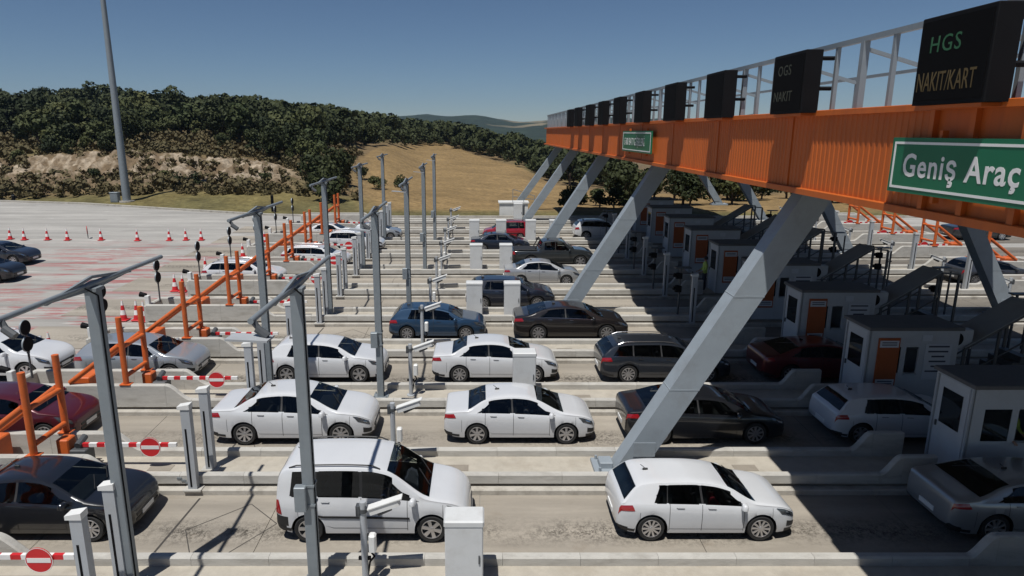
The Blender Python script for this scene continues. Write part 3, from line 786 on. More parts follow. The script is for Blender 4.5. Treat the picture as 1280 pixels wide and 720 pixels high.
q = MB(); q.box((.17, -.03, 1.15), (.14, .17, .36), 0, None, .03); q.build('sensor_box', M['white'], cp)
q = MB(); q.path([(.1, -.03, .98), (.2, -.05, .85), (.1, 0, .7), (.05, 0, .4)], .02, 6); q.box((0, 0, .78), (.24, .06, .06)); q.build('cable', M['black'], cp, 40)
for n in range(10): place(cp, -2.25, ISL(n) + .1, label='short pole with a white camera pointing right, on the %s island' % ORD[n])
for n in range(4, 10): place(cp, 23.9, ISL(n), label='short pole with a white camera on the far right of the %s island' % ORD[n], flip=True)

# cabinets
cb = proto('control_cabinet', 'cabinet', 'grey control cabinets on the islands')
q = MB(); q.bx(-.36, .36, -.25, .25, .3, 1.72, 0, .01); q.build('body', M['cab'], cb)
q = MB(); q.bx(-.38, .38, -.27, .27, 1.72, 1.84, 0, .03); q.build('roof', M['cab'], cb)
q = MB(); q.bx(-.34, .34, -.262, -.2505, .36, 1.69); dr = q.build('door', M['cab'], cb)
q = MB(); q.bx(.27, .30, -.285, -.263, .95, 1.12); q.build('handle', M['dgrey'], dr)
q = MB(); q.bx(-.33, .33, -.22, .22, .2, .3); q.build('plinth', M['dgrey'], cb)
for n, X, w in ((0, -.3, 'with the white van behind it'), (2, 1.42, 'in front of the white saloon bonnet'), (4, -.25, 'at the tail of the black hatchback'), (4, 1.45, 'beside the door of the black hatchback'), (6, -.22, 'left of its pair'), (6, 1.5, 'right of its pair'), (8, -.4, 'first from the left in a row of four'), (8, 1.5, 'second from the left in a row of four'), (8, 3.6, 'third from the left in a row of four'), (8, 5.3, 'last of a row of four'), (10, 3.2, 'standing alone by a canopy leg')):
    place(cb, X, ISL(n) - .05, gz(ISL(n)), label='grey control cabinet on the %s island, %s' % (ORD[n], w))

# orange guard frames + barriers
of = proto('guard_frame', 'guard frame', 'orange tube guard frames at the island ends')
for yy in (-.65, .68):
    q = MB(); q.tube((0, yy, .9), (0, yy, 3.1), .088, None, 14); q.build('post', M['orange'], of, 40)
    q = MB(); q.bx(-.17, .17, yy - .12, yy + .12, .925, .95); q.build('foot_plate', M['orange'], of)
    q = MB(); q.tube((-.08, yy, 2.2), (-1.75, yy, .98), .085, None, 12); q.build('raking_tube', M['orange'], of, 40)
for zz in (2.15, 1.2):
    q = MB(); q.tube((.02, -.6, zz), (.02, .62, zz), .07, None, 10); q.build('cross_tube', M['orange'], of, 40)
q = MB(); q.bx(-1.85, -1.3, -.4, .42, .25, 1.05, 0, .03); q.build('base_block', M['orange'], of)
bg_ = proto('barrier_gate', 'barrier', 'striped barrier arms with round no entry signs')
q = MB(); q.bx(-.2, .12, -.18, .18, .25, 1.1, 0, .03); q.build('housing', M['orange'], bg_)
q = MB(); q.bx(.13, .55, -.2, .2, .25, .82, 0, .02); q.tube((.3, -.1, .9), (.3, .25, 1.0), .09, None, 10); q.build('drive_unit', M['dgrey'], bg_)
ar = empty('arm'); ar.parent = bg_; KIDS[bg_.name].append(ar)
for i in range(12):
    q = MB(); x0 = .35 + i * .205; q.bx(x0, x0 + .204, -.04, .04, .84, .94)
    q.build('stripe', M['red'] if i % 2 == 0 else M['signw'], ar)
ds = empty('no_entry_disc'); ds.parent = bg_; KIDS[bg_.name].append(ds)
q = MB(); q.lathe([(0, -.075), (.27, -.075), (.27, -.06), (0, -.06)], 'y', 32, (2.15, 0, .85)); q.build('plate', M['red'], ds)
q = MB(); q.bx(1.92, 2.38, -.0805, -.0755, .80, .90); q.build('bar', M['signw'], ds)
q = MB(); q.lathe([(.255, -.078), (.268, -.078)], 'y', 32, (2.15, 0, .85)); q.build('ring', M['signw'], ds)
sg = proto('lane_signal', 'signal', 'round black lane signals at the island noses')
q = MB(); q.tube((0, 0, .85), (0, 0, 1.75), .035, None, 8); q.build('pole', M['dgrey'], sg)
for zz in (2.55, 2.0):
    q = MB(); q.lathe([(0, -.06), (.17, -.06), (.235, 0), (.235, .05), (0, .05)], 'x', 24, (0, 0, zz)); hh = q.build('lamp_head', M['black'], sg, 40)
    q = MB(); q.lathe([(.235, -.02), (.248, -.02), (.248, .03), (.235, .03)], 'x', 24, (0, 0, zz)); q.build('rim', M['galv'], hh, 40)
q = MB(); q.bx(-.03, .03, -.04, .04, 1.7, 2.7); q.build('back_bar', M['dgrey'], sg)
wc = proto('warning_lamp', 'lamp', 'black warning lamps at the island noses')
q = MB(); q.bx(-.1, .1, -.1, .1, .85, 1.3, 0, .02); q.build('stand', M['white'], wc)
q = MB(); q.tube((-.32, 0, 1.35), (-.05, 0, 1.3), .12, .09, 12); q.build('lamp_head', M['black'], wc, 40)
for n in range(10):
    y = ISL(n); nm = ORD[n]
    place(of, -11.1, y, label='orange tube guard frame with two posts on the left end of the %s island' % nm)
    place(bg_, -10.65, y, label='open striped barrier with round no entry sign on the left of the %s island' % nm)
    if n >= 1:
        place(sg, -14.55, y + .1, label='two round black signal heads at the nose of the %s island' % nm)
        place(wc, -14.85, y - .4, label='black hooded warning lamp at the left nose of the %s island' % nm)
    if n >= 2:
        place(of, 29.0, y, label='orange tube guard frame on the far right end of the %s island' % nm, flip=True)
        place(bg_, 30.9, y, label='striped barrier with round no entry sign on the far right of the %s island' % nm, flip=True)
# dark signal clusters behind the booths
dc = proto('signal_cluster', 'signal', 'black signal posts behind the booths')
q = MB(); q.tube((0, 0, .2), (0, 0, 2.5), .05, None, 8); q.build('pole', M['dgrey'], dc)
for zz, w in ((2.1, .26), (1.5, .3)):
    q = MB(); q.bx(-.2, .08, -.11, .11, zz - w / 2, zz + w / 2, 0, .03); q.tube((-.3, 0, zz + .04), (-.19, 0, zz), .09, .07, 10); q.build('lamp_head', M['black'], dc)
q = MB(); q.bx(-.25, .45, -.15, .15, 2.45, 2.5); q.bx(.5, .56, -.03, .03, .2, 2.3); q.build('bracket', M['dgrey'], dc)
for n in range(2, 9): place(dc, 20.6, ISL(n), label='black signal post behind the booths on the %s island' % ORD[n])
for n in range(4, 9): place(dc, 9.0, ISL(n), label='black signal post on the sunny side of the booth on the %s island' % ORD[n])

# ------------------------------------------------------------------ booths and stair shelters
def booth(n):
    y = ISL(n); r = empty('toll_booth', (12.05, y, gz(y) + .25))
    tag(r, 'white toll booth with an orange panel in the canopy shade on the %s island' % ORD[n], 'toll booth', 'toll booths under the canopy')
    L, w, h = 2.75, .66, 2.45
    q = MB()                                           # shell with an open service window on the near side
    q.bx(0, L, w - .06, w, 0, h); q.bx(L - .06, L, -w, w - .061, 0, h); q.bx(0, .06, -w, w - .061, 0, h)
    for a, b_, c, d in ((.061, .32, 0, h), (.32, 1.0, 0, 1.05), (.32, 1.0, 1.9, h), (1.0, 1.16, 0, h), (1.16, 1.56, 0, 1.05), (1.16, 1.56, 1.9, h), (1.56, L - .061, 0, h)):
        q.bx(a, b_ - .0005, -w, -w + .06, c, d)
    q.bx(.061, L - .061, -w + .061, w - .061, 0, .04); q.build('wall', M['booth'], r)
    q = MB(); q.bx(-.1, L + .08, -w - .1, w + .1, h, h + .1, 0, .02); q.build('roof', M['boothroof'], r)
    q = MB(); q.bx(-.03, -.002, -w + .12, w - .12, .05, h - .08); dr = q.build('door', M['booth'], r)
    q = MB(); q.bx(-.042, -.031, -w + .3, w - .3, 1.15, 2.1); q.build('door_window', M['glass'], dr)
    q = MB(); q.bx(-.07, -.031, w - .24, w - .2, 1.0, 1.15); q.build('handle', M['dgrey'], dr)
    q = MB()
    for yy in (-w, w - .07): q.bx(-.05, .02, yy, yy + .07, 0, h)
    q.bx(-.05, .02, -w + .071, w - .071, h - .07, h); q.build('door_frame', M['galvl'], r)
    q = MB(); q.bx(.32, 1.0, -w + .02, -w + .03, 1.05, 1.9); q.build('side_window', M['glass'], r)
    q = MB(); q.bx(1.15, 1.57, -w - .06, -w + .02, 1.0, 1.045); q.build('counter', M['galvl'], r)
    if n > 1:
        q = MB(); q.bx(.26, .92, -w - .045, -w - .005, .55, 2.2); op = q.build('orange_panel', M['boothor'], r)
        q = MB(); q.bx(.3, .88, -w - .052, -w - .046, 1.9, 2.12); q.bx(.3, .88, -w - .052, -w - .046, .62, .86); q.build('white_plate', M['note'], op)
        q = MB()
        for zz in (2.04, 1.97, .78, .7): q.bx(.36, .82, -w - .056, -w - .0525, zz, zz + .03)
        q.build('print', M['ink'], op)
    q = MB(); q.bx(1.75, 2.55, -w - .03, -w - .005, .85, 2.0); nb = q.build('notice_board', M['note'], r)
    q = MB()
    for k, (a, b_) in enumerate(((.08, .72), (.08, .7), (.2, .6), (.14, .66), (.22, .58), (.06, .74))): q.bx(1.75 + a, 1.75 + b_, -w - .036, -w - .031, 1.9 - k * .16, 1.95 - k * .16)
    q.build('print', M['ink'], nb)
    q = MB(); q.bx(1.6, 1.9, -w - .03, -w - .005, 2.1, 2.3); q.build('number_plate', M['note'], r)
    q = MB(); q.bx(L - .5, L + .05, w + .12, w + .14, .1, .2); 
    return r
for n in range(1, 10): booth(n)
def shelter(n):
    y = ISL(n); r = empty('stair_shelter', (15.1, y, gz(y) + .25))
    tag(r, 'dark steel stair shelter with a sloping roof behind the booth on the %s island' % ORD[n], 'stair shelter', 'stair shelters behind the booths')
    q = MB(); t = .06
    for yy in (-.55, .55):
        q.bar((0, yy, 1.8), (2.1, yy, 3.15), t, t); q.bar((2.1, yy, 3.15), (2.75, yy, 3.1), t, t)
        for x, zt in ((0, 1.8), (1.0, 2.45), (2.1, 3.12), (2.75, 3.08)): q.bx(x - .04, x + .04, yy - .03, yy + .03, 0, zt)
        q.bar((0, yy, .9), (2.1, yy, 2.2), .04, .04)
    q.build('frame', M['dgrey'], r)
    q = MB(); P = [(0, -.58, 1.84), (2.1, -.58, 3.2), (2.1, .58, 3.2), (0, .58, 1.84)]
    q.add(P + [(a, c, d + .03) for a, c, d in P], [[3, 2, 1, 0], [4, 5, 6, 7], [0, 1, 5, 4], [1, 2, 6, 5], [2, 3, 7, 6], [3, 0, 4, 7]]); q.build('roof_panel', M['meshpanel'], r)
    for i in range(8):
        q = MB(); q.bx(.1 + i * .25, .36 + i * .25, -.5, .5, .0, .12 + .2 * i); q.build('step', M['dgrey'], r)
for n in range(1, 8): shelter(n)
ac = proto('air_conditioner', 'air conditioner', 'air conditioner units behind the booths')
q = MB(); q.bx(-.4, .4, -.15, .15, 0, .6, 0, .02); q.build('casing', M['booth'], ac)
q = MB(); q.lathe([(0, -.156), (.22, -.156), (.22, -.151)], 'y', 20, (-.12, 0, .3)); q.build('fan', M['black'], ac)
for n in (1, 2, 3, 4): place(ac, 14.95, ISL(n) - .35, gz(ISL(n)) + 2.05, label='pale air conditioner unit with a round fan behind the booth on the %s island' % ORD[n])

# ------------------------------------------------------------------ cones, sign, mast, hut
cn = proto('traffic_cone', 'traffic cone', 'red and white traffic cones on the approach')
q = MB(); q.bx(-.2, .2, -.2, .2, 0, .04, 0, .01); q.build('base', M['red'], cn)
pr = [(.15, .04), (.118, .24), (.087, .44), (.056, .64), (.025, .84)]
for i in range(4):
    q = MB(); q.lathe([pr[i], pr[i + 1]], 'z', 16); q.build('band', M['red'] if i in (0, 2) else M['signw'], cn, 40)
q = MB(); q.lathe([(.025, .84), (.0, .85)], 'z', 12); q.build('tip', M['red'], cn)
cones = [(-35.2, 49.6), (-33.95, 49.3), (-32.22, 49.3), (-30.67, 49.2), (-28.17, 49.2), (-25.37, 49.0), (-23.05, 49.1), (-21.86, 49.2), (-20.72, 49.2)]
for i, (x, y) in enumerate(cones):
    c = place(cn, x, y, label='red and white traffic cone in the far row on the approach, %s from the left' % ['first', 'second', 'third', 'fourth', 'fifth', 'sixth', 'seventh', 'eighth', 'last'][i]); c.scale = (1., 1., 1.05)
for x, y, t in ((-16.3, 29.45, 'left one of three in front of an island nose'), (-15.68, 29.45, 'middle one of three in front of an island nose'), (-15.28, 29.3, 'right one of three in front of an island nose'), (-16.22, 34.6, 'left one of two behind the signal pole'), (-15.75, 34.5, 'right one of two behind the signal pole'), (-16.82, 24.9, 'standing alone beside the white car'), (-16.3, 38.9, 'just left of the white car in the sixth lane'), (-15.6, 43.3, 'by the seventh island nose'), (-15.6, 47.9, 'by the eighth island nose')):
    c = place(cn, x, y, label='red and white traffic cone, ' + t); c.scale = (1.05, 1.05, 1.1)
r = empty('no_entry_sign', (-29.6, 50.0, gz(50)), R(-62)); tag(r, 'small round red sign standing in the row of cones', 'sign')
q = MB(); q.tube((0, 0, 0), (0, 0, .8), .03, None, 8); q.build('pole', M['dgrey'], r)
q = MB(); q.lathe([(0, -.03), (.3, -.03), (.3, 0), (0, 0)], 'y', 24, (0, 0, .62)); q.build('plate', M['red'], r)
q = MB(); q.bx(-.22, .22, -.036, -.031, .58, .66); q.build('bar', M['signw'], r)
r = empty('light_mast', (-37.5, 71.2, gz(71.2))); tag(r, 'very tall tapering grey lighting mast standing by the pavement edge', 'mast')
q = MB(); q.tube((0, 0, -.3), (0, 0, 30), .42, .16, 16); q.build('shaft', M['galv'], r, 40)
q = MB(); q.lathe([(.75, -.3), (.75, .12), (0, .12)], 'z', 20); q.build('foundation', M['ledge'], r)
q = MB(); q.lathe([(.2, 29.5), (1.1, 29.6), (1.1, 29.9), (.2, 29.95)], 'z', 16)
for i in range(6):
    a = i * math.pi / 3; q.box((1.2 * math.cos(a), 1.2 * math.sin(a), 29.5), (.4, .4, .25))
q.build('lamp_ring', M['galv'], r)
r = empty('supply_cabinet', (-38.6, 71.0, gz(71))); tag(r, 'small grey supply cabinet beside the foot of the tall mast', 'cabinet')
q = MB(); q.bx(-.4, .4, -.3, .3, 0, .95, 0, .02); q.bx(-.44, .44, -.34, .34, .951, 1.03, 0, .02); q.build('casing', M['galv'], r)
q = MB(); q.bx(-.35, .35, -.312, -.301, .08, .9); q.build('door', M['galv'], r)
for i, (x, y) in enumerate(((-50.2, 72.2), (-20, 64.5))):
    r = empty('marker_post', (x, y, gz(y) - .1)); tag(r, 'short dark marker post in the grass, ' + ('far left of the mast' if i == 0 else 'left of the orange frames'), 'post', 'marker posts in the verge')
    q = MB(); q.bx(-.12, .12, -.1, .1, 0, .8 if i == 0 else 1.6, 0, .02); q.build('post', M['black'], r); q = MB(); q.bx(-.14, .14, -.12, .12, .6, .68); q.build('collar', M['dgrey'], r)
r = empty('utility_hut', (3.1, 62.2, gz(60.5))); tag(r, 'low white utility hut with a railing at the far edge of the plaza', 'hut')
q = MB(); q.bx(-1.3, 1.3, -.8, .8, -.1, 1.15); q.build('wall', M['white'], r)
q = MB(); q.bx(-1.4, 1.4, -.9, .9, 1.15, 1.25); q.build('roof', M['white'], r)
q = MB(); q.bx(.35, 1.0, -.82, -.801, 0, .95); q.build('door', M['dgrey'], r)
q = MB()
for x in (-.1, .9, 1.9): q.bar((x, -.85, 1.25), (x, -.85, 2.4 - .3 * x), .05, .05)
q.bar((-.1, -.85, 2.43), (1.9, -.85, 1.83), .05, .05); q.bar((-.1, -.85, 1.8), (1.9, -.85, 1.5), .05, .05); q.build('railing', M['galv'], r)

# ------------------------------------------------------------------ cars
def pchip(xs, ys):
    xs = np.array(xs, float); ys = np.array(ys, float); h = np.diff(xs); d = np.diff(ys) / h; m = np.zeros(len(xs))
    for i in range(1, len(xs) - 1):
        if d[i - 1] * d[i] > 0:
            w1, w2 = 2 * h[i] + h[i - 1], h[i] + 2 * h[i - 1]; m[i] = (w1 + w2) / (w1 / d[i - 1] + w2 / d[i])
    m[0], m[-1] = d[0], d[-1]
    def f(x):
        i = int(np.clip(np.searchsorted(xs, x) - 1, 0, len(xs) - 2)); t = (x - xs[i]) / h[i]; t = min(max(t, 0), 1)
        return ys[i] * (1 + 2 * t) * (1 - t) ** 2 + m[i] * h[i] * t * (1 - t) ** 2 + ys[i + 1] * t * t * (3 - 2 * t) + m[i + 1] * h[i] * t * t * (t - 1)
    return f
FORMS = dict(
    hatch=dict(L=4.2, W=1.77, r=.315, ro=.80, fo=.86, gc=.17, tumble=.55,
        top=[(0, .52), (.015, .66), (.045, .80), (.09, .93), (.16, 1.01), (.46, 1.33), (.60, 1.395), (1.1, 1.44), (1.7, 1.445), (2.2, 1.405), (2.55, 1.32), (3.22, .985), (3.4, .955), (3.8, .875), (4.05, .76), (4.16, .62), (4.2, .5)],
        belt=[(0, .9), (.5, .945), (1.5, .93), (2.6, .895), (3.3, .875), (3.8, .82), (4.2, .6)],
        rg=(.17, .45), ws=(2.58, 3.2), win=[(.84, 1.13, 1.0, 1.16), (1.15, 1.93, 1.18, 1.9), (1.98, 3.02, 1.95, 2.52)], doors=(1.2, 1.95, 2.92), tail=(.03, .40, 6.5, 7.9), spokes=10),
    sedan=dict(L=4.5, W=1.78, r=.315, ro=.98, fo=.88, gc=.17, tumble=.57,
        top=[(0, .54), (.012, .76), (.035, .93), (.09, 1.005), (.4, 1.045), (.66, 1.075), (1.2, 1.35), (1.5, 1.435), (2.05, 1.47), (2.45, 1.44), (2.72, 1.365), (3.54, .995), (3.7, .965), (4.08, .885), (4.33, .77), (4.46, .62), (4.5, .5)],
        belt=[(0, .93), (.6, .985), (1.6, .96), (2.8, .915), (3.5, .89), (4.05, .83), (4.5, .6)],
        rg=(.72, 1.24), ws=(2.75, 3.53), win=[(.98, 2.0, 1.42, 1.98), (2.05, 3.3, 2.03, 2.66)], doors=(1.22, 2.05, 3.12), tail=(.02, .36, 6.7, 8.1), spokes=8),
    fastback=dict(L=4.8, W=1.85, r=.34, ro=1.02, fo=.95, gc=.16, tumble=.6,
        top=[(0, .56), (.012, .78), (.04, .95), (.1, 1.03), (.35, 1.07), (.55, 1.10), (1.3, 1.36), (1.7, 1.425), (2.2, 1.45), (2.7, 1.41), (3.0, 1.34), (3.75, 1.0), (3.9, .97), (4.35, .89), (4.62, .78), (4.76, .62), (4.8, .5)],
        belt=[(0, .95), (.6, 1.0), (1.7, .98), (3.0, .925), (3.7, .9), (4.3, .84), (4.8, .6)],
        rg=(.62, 1.36), ws=(3.03, 3.72), win=[(.98, 2.12, 1.5, 2.1), (2.17, 3.42, 2.15, 2.9)], doors=(1.25, 2.15, 3.28), tail=(.02, .4, 6.7, 8.0), spokes=9),
    van=dict(L=4.35, W=1.83, r=.325, ro=.74, fo=.87, gc=.19, tumble=.15,
        top=[(0, .5), (.012, .78), (.03, 1.08), (.055, 1.36), (.11, 1.64), (.21, 1.77), (.42, 1.82), (1.5, 1.85), (2.1, 1.83), (2.45, 1.76), (3.44, 1.10), (3.58, 1.06), (3.92, .98), (4.2, .83), (4.31, .65), (4.35, .5)],
        belt=[(0, 1.08), (.6, 1.1), (1.6, 1.09), (2.6, 1.05), (3.35, 1.0), (3.9, .9), (4.35, .6)],
        rg=(.04, .14), ws=(2.5, 3.43), win=[(.35, .85, .42, .9), (.95, 1.9, .98, 1.9), (1.96, 3.22, 1.96, 2.42)], doors=(.9, 1.93, 2.95), tail=(.02, .16, 5.2, 7.6), spokes=6, rails=True, strip=True, darkbumper=True),
    estate=dict(L=4.7, W=1.82, r=.33, ro=.98, fo=.9, gc=.17, tumble=.5,
        top=[(0, .54), (.012, .72), (.045, .92), (.1, 1.02), (.45, 1.34), (.62, 1.42), (1.2, 1.475), (2.0, 1.48), (2.55, 1.445), (2.9, 1.36), (3.62, 1.0), (3.8, .97), (4.25, .885), (4.52, .77), (4.66, .62), (4.7, .5)],
        belt=[(0, .94), (.6, .985), (1.6, .965), (2.9, .92), (3.6, .89), (4.2, .83), (4.7, .6)],
        rg=(.12, .44), ws=(2.93, 3.6), win=[(.42, 1.12, .66, 1.12), (1.17, 2.12, 1.17, 2.1), (2.17, 3.34, 2.15, 2.82)], doors=(1.15, 2.15, 3.2), tail=(.02, .4, 6.5, 7.9), spokes=10, rails=True),
    suv=dict(L=4.5, W=1.86, r=.36, ro=.9, fo=.9, gc=.21, tumble=.43,
        top=[(0, .6), (.015, .82), (.05, 1.02), (.1, 1.12), (.38, 1.46), (.55, 1.55), (1.1, 1.62), (1.8, 1.63), (2.3, 1.59), (2.65, 1.5), (3.35, 1.13), (3.52, 1.1), (3.95, 1.02), (4.3, .88), (4.46, .7), (4.5, .58)],
        belt=[(0, 1.04), (.6, 1.1), (1.6, 1.075), (2.7, 1.03), (3.4, 1.0), (3.95, .95), (4.5, .7)],
        rg=(.13, .4), ws=(2.68, 3.33), win=[(.5, 1.05, .66, 1.05), (1.1, 1.95, 1.1, 1.93), (2.0, 3.1, 1.98, 2.6)], doors=(1.05, 1.98, 3.0), tail=(.03, .36, 6.3, 7.9), spokes=7, rails=True),
    pickup=dict(L=5.2, W=1.92, r=.39, ro=1.2, fo=.92, gc=.27, tumble=.28,
        top=[(0, .7), (.012, .95), (.03, 1.08), (.08, 1.1), (1.0, 1.1), (1.62, 1.11), (1.72, 1.2), (1.9, 1.66), (2.05, 1.74), (2.6, 1.79), (3.0, 1.76), (3.25, 1.68), (3.92, 1.2), (4.1, 1.17), (4.6, 1.1), (4.98, .97), (5.16, .78), (5.2, .65)],
        belt=[(0, 1.06), (1.6, 1.08), (1.8, 1.14), (3.0, 1.12), (3.9, 1.08), (4.6, 1.0), (5.2, .75)],
        rg=(1.76, 1.92), ws=(3.28, 3.9), win=[(2.0, 2.68, 2.05, 2.68), (2.73, 3.72, 2.73, 3.2)], doors=(1.9, 2.7, 3.6), tail=(.02, .2, 6.0, 8.0), spokes=6, bed=True))
PAINTS = {}
def paint(c, metal=.0, rough=.3):
    k = (c, metal)
    if k not in PAINTS:
        m = mat('car_paint', c, rough, metal=metal, var=.05, vscale=1.3, coat=1., dark=tuple(x * .6 + .008 for x in c), damt=.18, dscale=2.6); PAINTS[k] = m
        nt = m.node_tree; p = nt.nodes['Principled BSDF']; src = p.inputs['Base Color'].links[0].from_socket
        g = nt.nodes.new('ShaderNodeNewGeometry'); x = nt.nodes.new('ShaderNodeMix'); x.data_type = 'RGBA'; nt.links.new(g.outputs['Backfacing'], x.inputs[0]); nt.links.new(src, x.inputs[6]); x.inputs[7].default_value = (.06, .06, .06, 1); nt.links.new(x.outputs[2], p.inputs['Base Color'])
    return PAINTS[k]
class Car:
    def __init__(s, form):
        F = FORMS[form]; s.F = F; s.L, s.W = F['L'], F['W']
        zz_ = lambda l: [(a, b if b < .6 else .6 + (b - .6) * (.92 if form != 'van' else .935)) for a, b in l]
        F = dict(F, top=zz_(F['top']), belt=zz_(F['belt'])); s.F = F
        s.top = pchip(*zip(*F['top'])); s.belt = pchip(*zip(*F['belt']))
        L = s.L; pl = [(0, .80), (.02, .85), (.06, .895), (.15, .94), (.4, .98), (.9, 1.0), (L - 1.3, 1.0), (L - .7, .985), (L - .35, .94), (L - .16, .87), (L - .05, .77), (L, .64)]
        s.plan = pchip(*zip(*pl)); s.xw = (F['ro'], L - F['fo']); s.R = F['r'] + .055
        g = F['gc']; s.bot = pchip([0, .08, .5, L - .5, L - .1, L], [g + .17, g + .08, g, g, g + .03, g + .1])
    def section(s, x):
        w = s.W / 2 * s.plan(x); zt = s.top(x); zb = min(s.bot(x), zt - .1); zbl = min(s.belt(x), zt - .02); h = zt - zbl
        e = min(.062, .45 * h); wb = .955 * w; wr = wb - s.F['tumble'] * max(0, h - .08) - .015
        lz = lambda t: zb + (zbl - zb) * t
        P = [(0, zb), (.66 * w, zb), (.67 * w, zb), (.955 * w, zb + .03), (.985 * w, lz(.22)), (1.0 * w, lz(.5)), (.998 * w, lz(.72)), (.985 * w, lz(.89)), (wb, zbl)]
        hh = h - e
        P += [(wb + (wr - wb) * .06, zbl + .06 * hh), (wb + (wr - wb) * .55, zbl + .5 * hh), (wr + .010, zbl + .98 * hh), (wr - .018, zt - e * .45), (wr - .085, zt - e * .12), (wr * .55, zt - .012 * min(1, h / .1)), (0, zt)]
        for xw in s.xw:
            d = abs(x - xw)
            if d < s.R:
                za = s.F['r'] + math.sqrt(s.R ** 2 - d * d)
                Q = []
                for i, (yy, zz) in enumerate(P):
                    if i == 2: Q.append((yy, max(zz, za)))
                    elif i >= 3 and i <= 7: Q.append((yy if zz >= za else .99 * w, max(zz, za + .004 * (i - 3))))
                    else: Q.append((yy, zz))
                P = Q
        return P
    def at(s, x, v):
        P = s.section(x); i = min(int(v), len(P) - 2); t = v - i
        return P[i][0] * (1 - t) + P[i + 1][0] * t, P[i][1] * (1 - t) + P[i + 1][1] * t
    def surf(s, x, v, off=0):
        y, z = s.at(x, v)
        if off:
            e = .02; x0, x1 = max(0, x - e), min(s.L, x + e)
            a = Vector((x0,) + s.at(x0, v)); b_ = Vector((x1,) + s.at(x1, v)); c = Vector((x,) + s.at(x, max(0, v - .15))); d = Vector((x,) + s.at(x, min(14.99, v + .15)))
            n = (b_ - a).cross(d - c); 
            if n.length > 1e-9:
                n.normalize(); n = n if (n.y > 0 or (v > 12 and n.z > 0)) else -n
                return (x + n.x * off, y + n.y * off, z + n.z * off)
        return (x, y, z)
    def C(s, p, side=1): return (p[0] - s.L / 2, p[1] * side, p[2])
    def open_at(s, x, i):
        F = s.F
        if i in (13, 14): return any(a + .01 < x < b - .01 for a, b in (F['ws'], F['rg']))
        if i in (9, 10):
            q = .25 if i == 9 else .75
            return any(a0 + (t0 - a0) * q + .02 < x < a1 + (t1 - a1) * q - .02 for a0, a1, t0, t1 in F['win'])
        return False
    def body(s):
        L = s.L; xs = set()
        for q in s.F['ws'] + s.F['rg']: xs.add(q)
        for a in (0, .006, .012, .02, .03, .045, .06, .08, .1, .13, .16, .2, .25, .3): xs.add(a); xs.add(round(L - a, 4))
        for a in np.arange(.3, L - .25, .075): xs.add(round(float(a), 4))
        for xw in s.xw:
            for k in range(17): xs.add(round(xw - s.R * math.cos(math.pi * k / 16), 4))
            xs.add(round(xw - s.R - .004, 4)); xs.add(round(xw + s.R + .004, 4))
        xs = sorted(x for x in xs if 0 <= x <= L); n = 16; b = MB(); rows = []
        for x in xs:
            P = s.section(x); row = []
            for i, (y, z) in enumerate(P): row.append(len(b.v)); b.v.append(s.C((x, y, z)))
            mir = [row[0]]
            for i in range(1, n - 1): mir.append(len(b.v)); b.v.append(s.C((x, P[i][0], P[i][1]), -1))
            mir.append(row[-1]); rows.append((row, mir))
        for j in range(len(xs) - 1):
            xm = (xs[j] + xs[j + 1]) / 2; arch = any(abs(xm - q) < s.R for q in s.xw)
            for i in range(n - 1):
                mi = 1 if i < 3 else 0
                if arch and i < 3: mi = 2
                if s.F.get('darkbumper') and i < 5 and (xm < .28 ): mi = 1
                if i == 3 and not arch: mi = 1 if (xm < .25 or xm > L - .3) else 0
                if s.open_at(xm, i): continue
                for k in (0, 1):
                    a, c = rows[j][k], rows[j + 1][k]; b.f.append([a[i], a[i + 1], c[i + 1], c[i]]); b.m.append(mi)
        for j in (0, len(xs) - 1):
            r, m = rows[j]; b.f.append(r + m[-2:0:-1]); b.m.append(0)
        return b
    def patch(s, name, x0, x1, v0, v1, m, parent, off=.006, sides=(1, -1), nx=8, nv=4, taper=None):
        for sd in sides:
            b = MB(); P = []
            for i in range(nx + 1):
                for j in range(nv + 1):
                    t, q = i / nx, j / nv; a0, a1 = x0, x1
                    if taper: a0, a1 = x0 + taper[0] * q, x1 + taper[1] * q
                    P.append(s.C(s.surf(a0 + (a1 - a0) * t, v0 + (v1 - v0) * q, off), sd))
            k = nv + 1
            b.add(P, [[i * k + j, i * k + j + 1, (i + 1) * k + j + 1, (i + 1) * k + j] for i in range(nx) for j in range(nv)])
            orient(b, sd); b.build(name, m, parent, 50, fixn=False)
    def cross(s, name, x0, x1, m, parent, off=.007, inset=.0, nx=8):      # wind-screen style panel across the car
        b = MB(); vs = [12.75, 13.3, 14, 14.5, 15]; P = []
        for i in range(nx + 1):
            x = x0 + (x1 - x0) * i / nx
            line = [s.surf(x, v - .001, 0) for v in vs]
            e = .02; sl = Vector((2 * e, 0, s.top(min(s.L, x + e)) - s.top(max(0, x - e)))); nn = Vector((-sl.z, 0, sl.x)).normalized() * off
            pts = [s.C((p[0] + nn.x, p[1], p[2] + nn.z), -1) for p in line] + [s.C((p[0] + nn.x, p[1], p[2] + nn.z), 1) for p in line[-2::-1]]
            P += pts
        k = len(vs) * 2 - 1
        b.add(P, [[i * k + j, i * k + j + 1, (i + 1) * k + j + 1, (i + 1) * k + j] for i in range(nx) for j in range(k - 1)])
        orient(b, 0); b.build(name, m, parent, 60, fixn=False)
def orient(b, sd):          # make sheet faces look outwards
    for i, f in enumerate(b.f):
        p = [Vector(b.v[k]) for k in f]; n = (p[1] - p[0]).cross(p[2] - p[0])
        if n.length < 1e-12: n = (p[2] - p[0]).cross(p[3] - p[0])
        if (sd and n.y * sd < 0) or (not sd and n.z < 0): b.f[i] = f[::-1]
WHEELS = {}
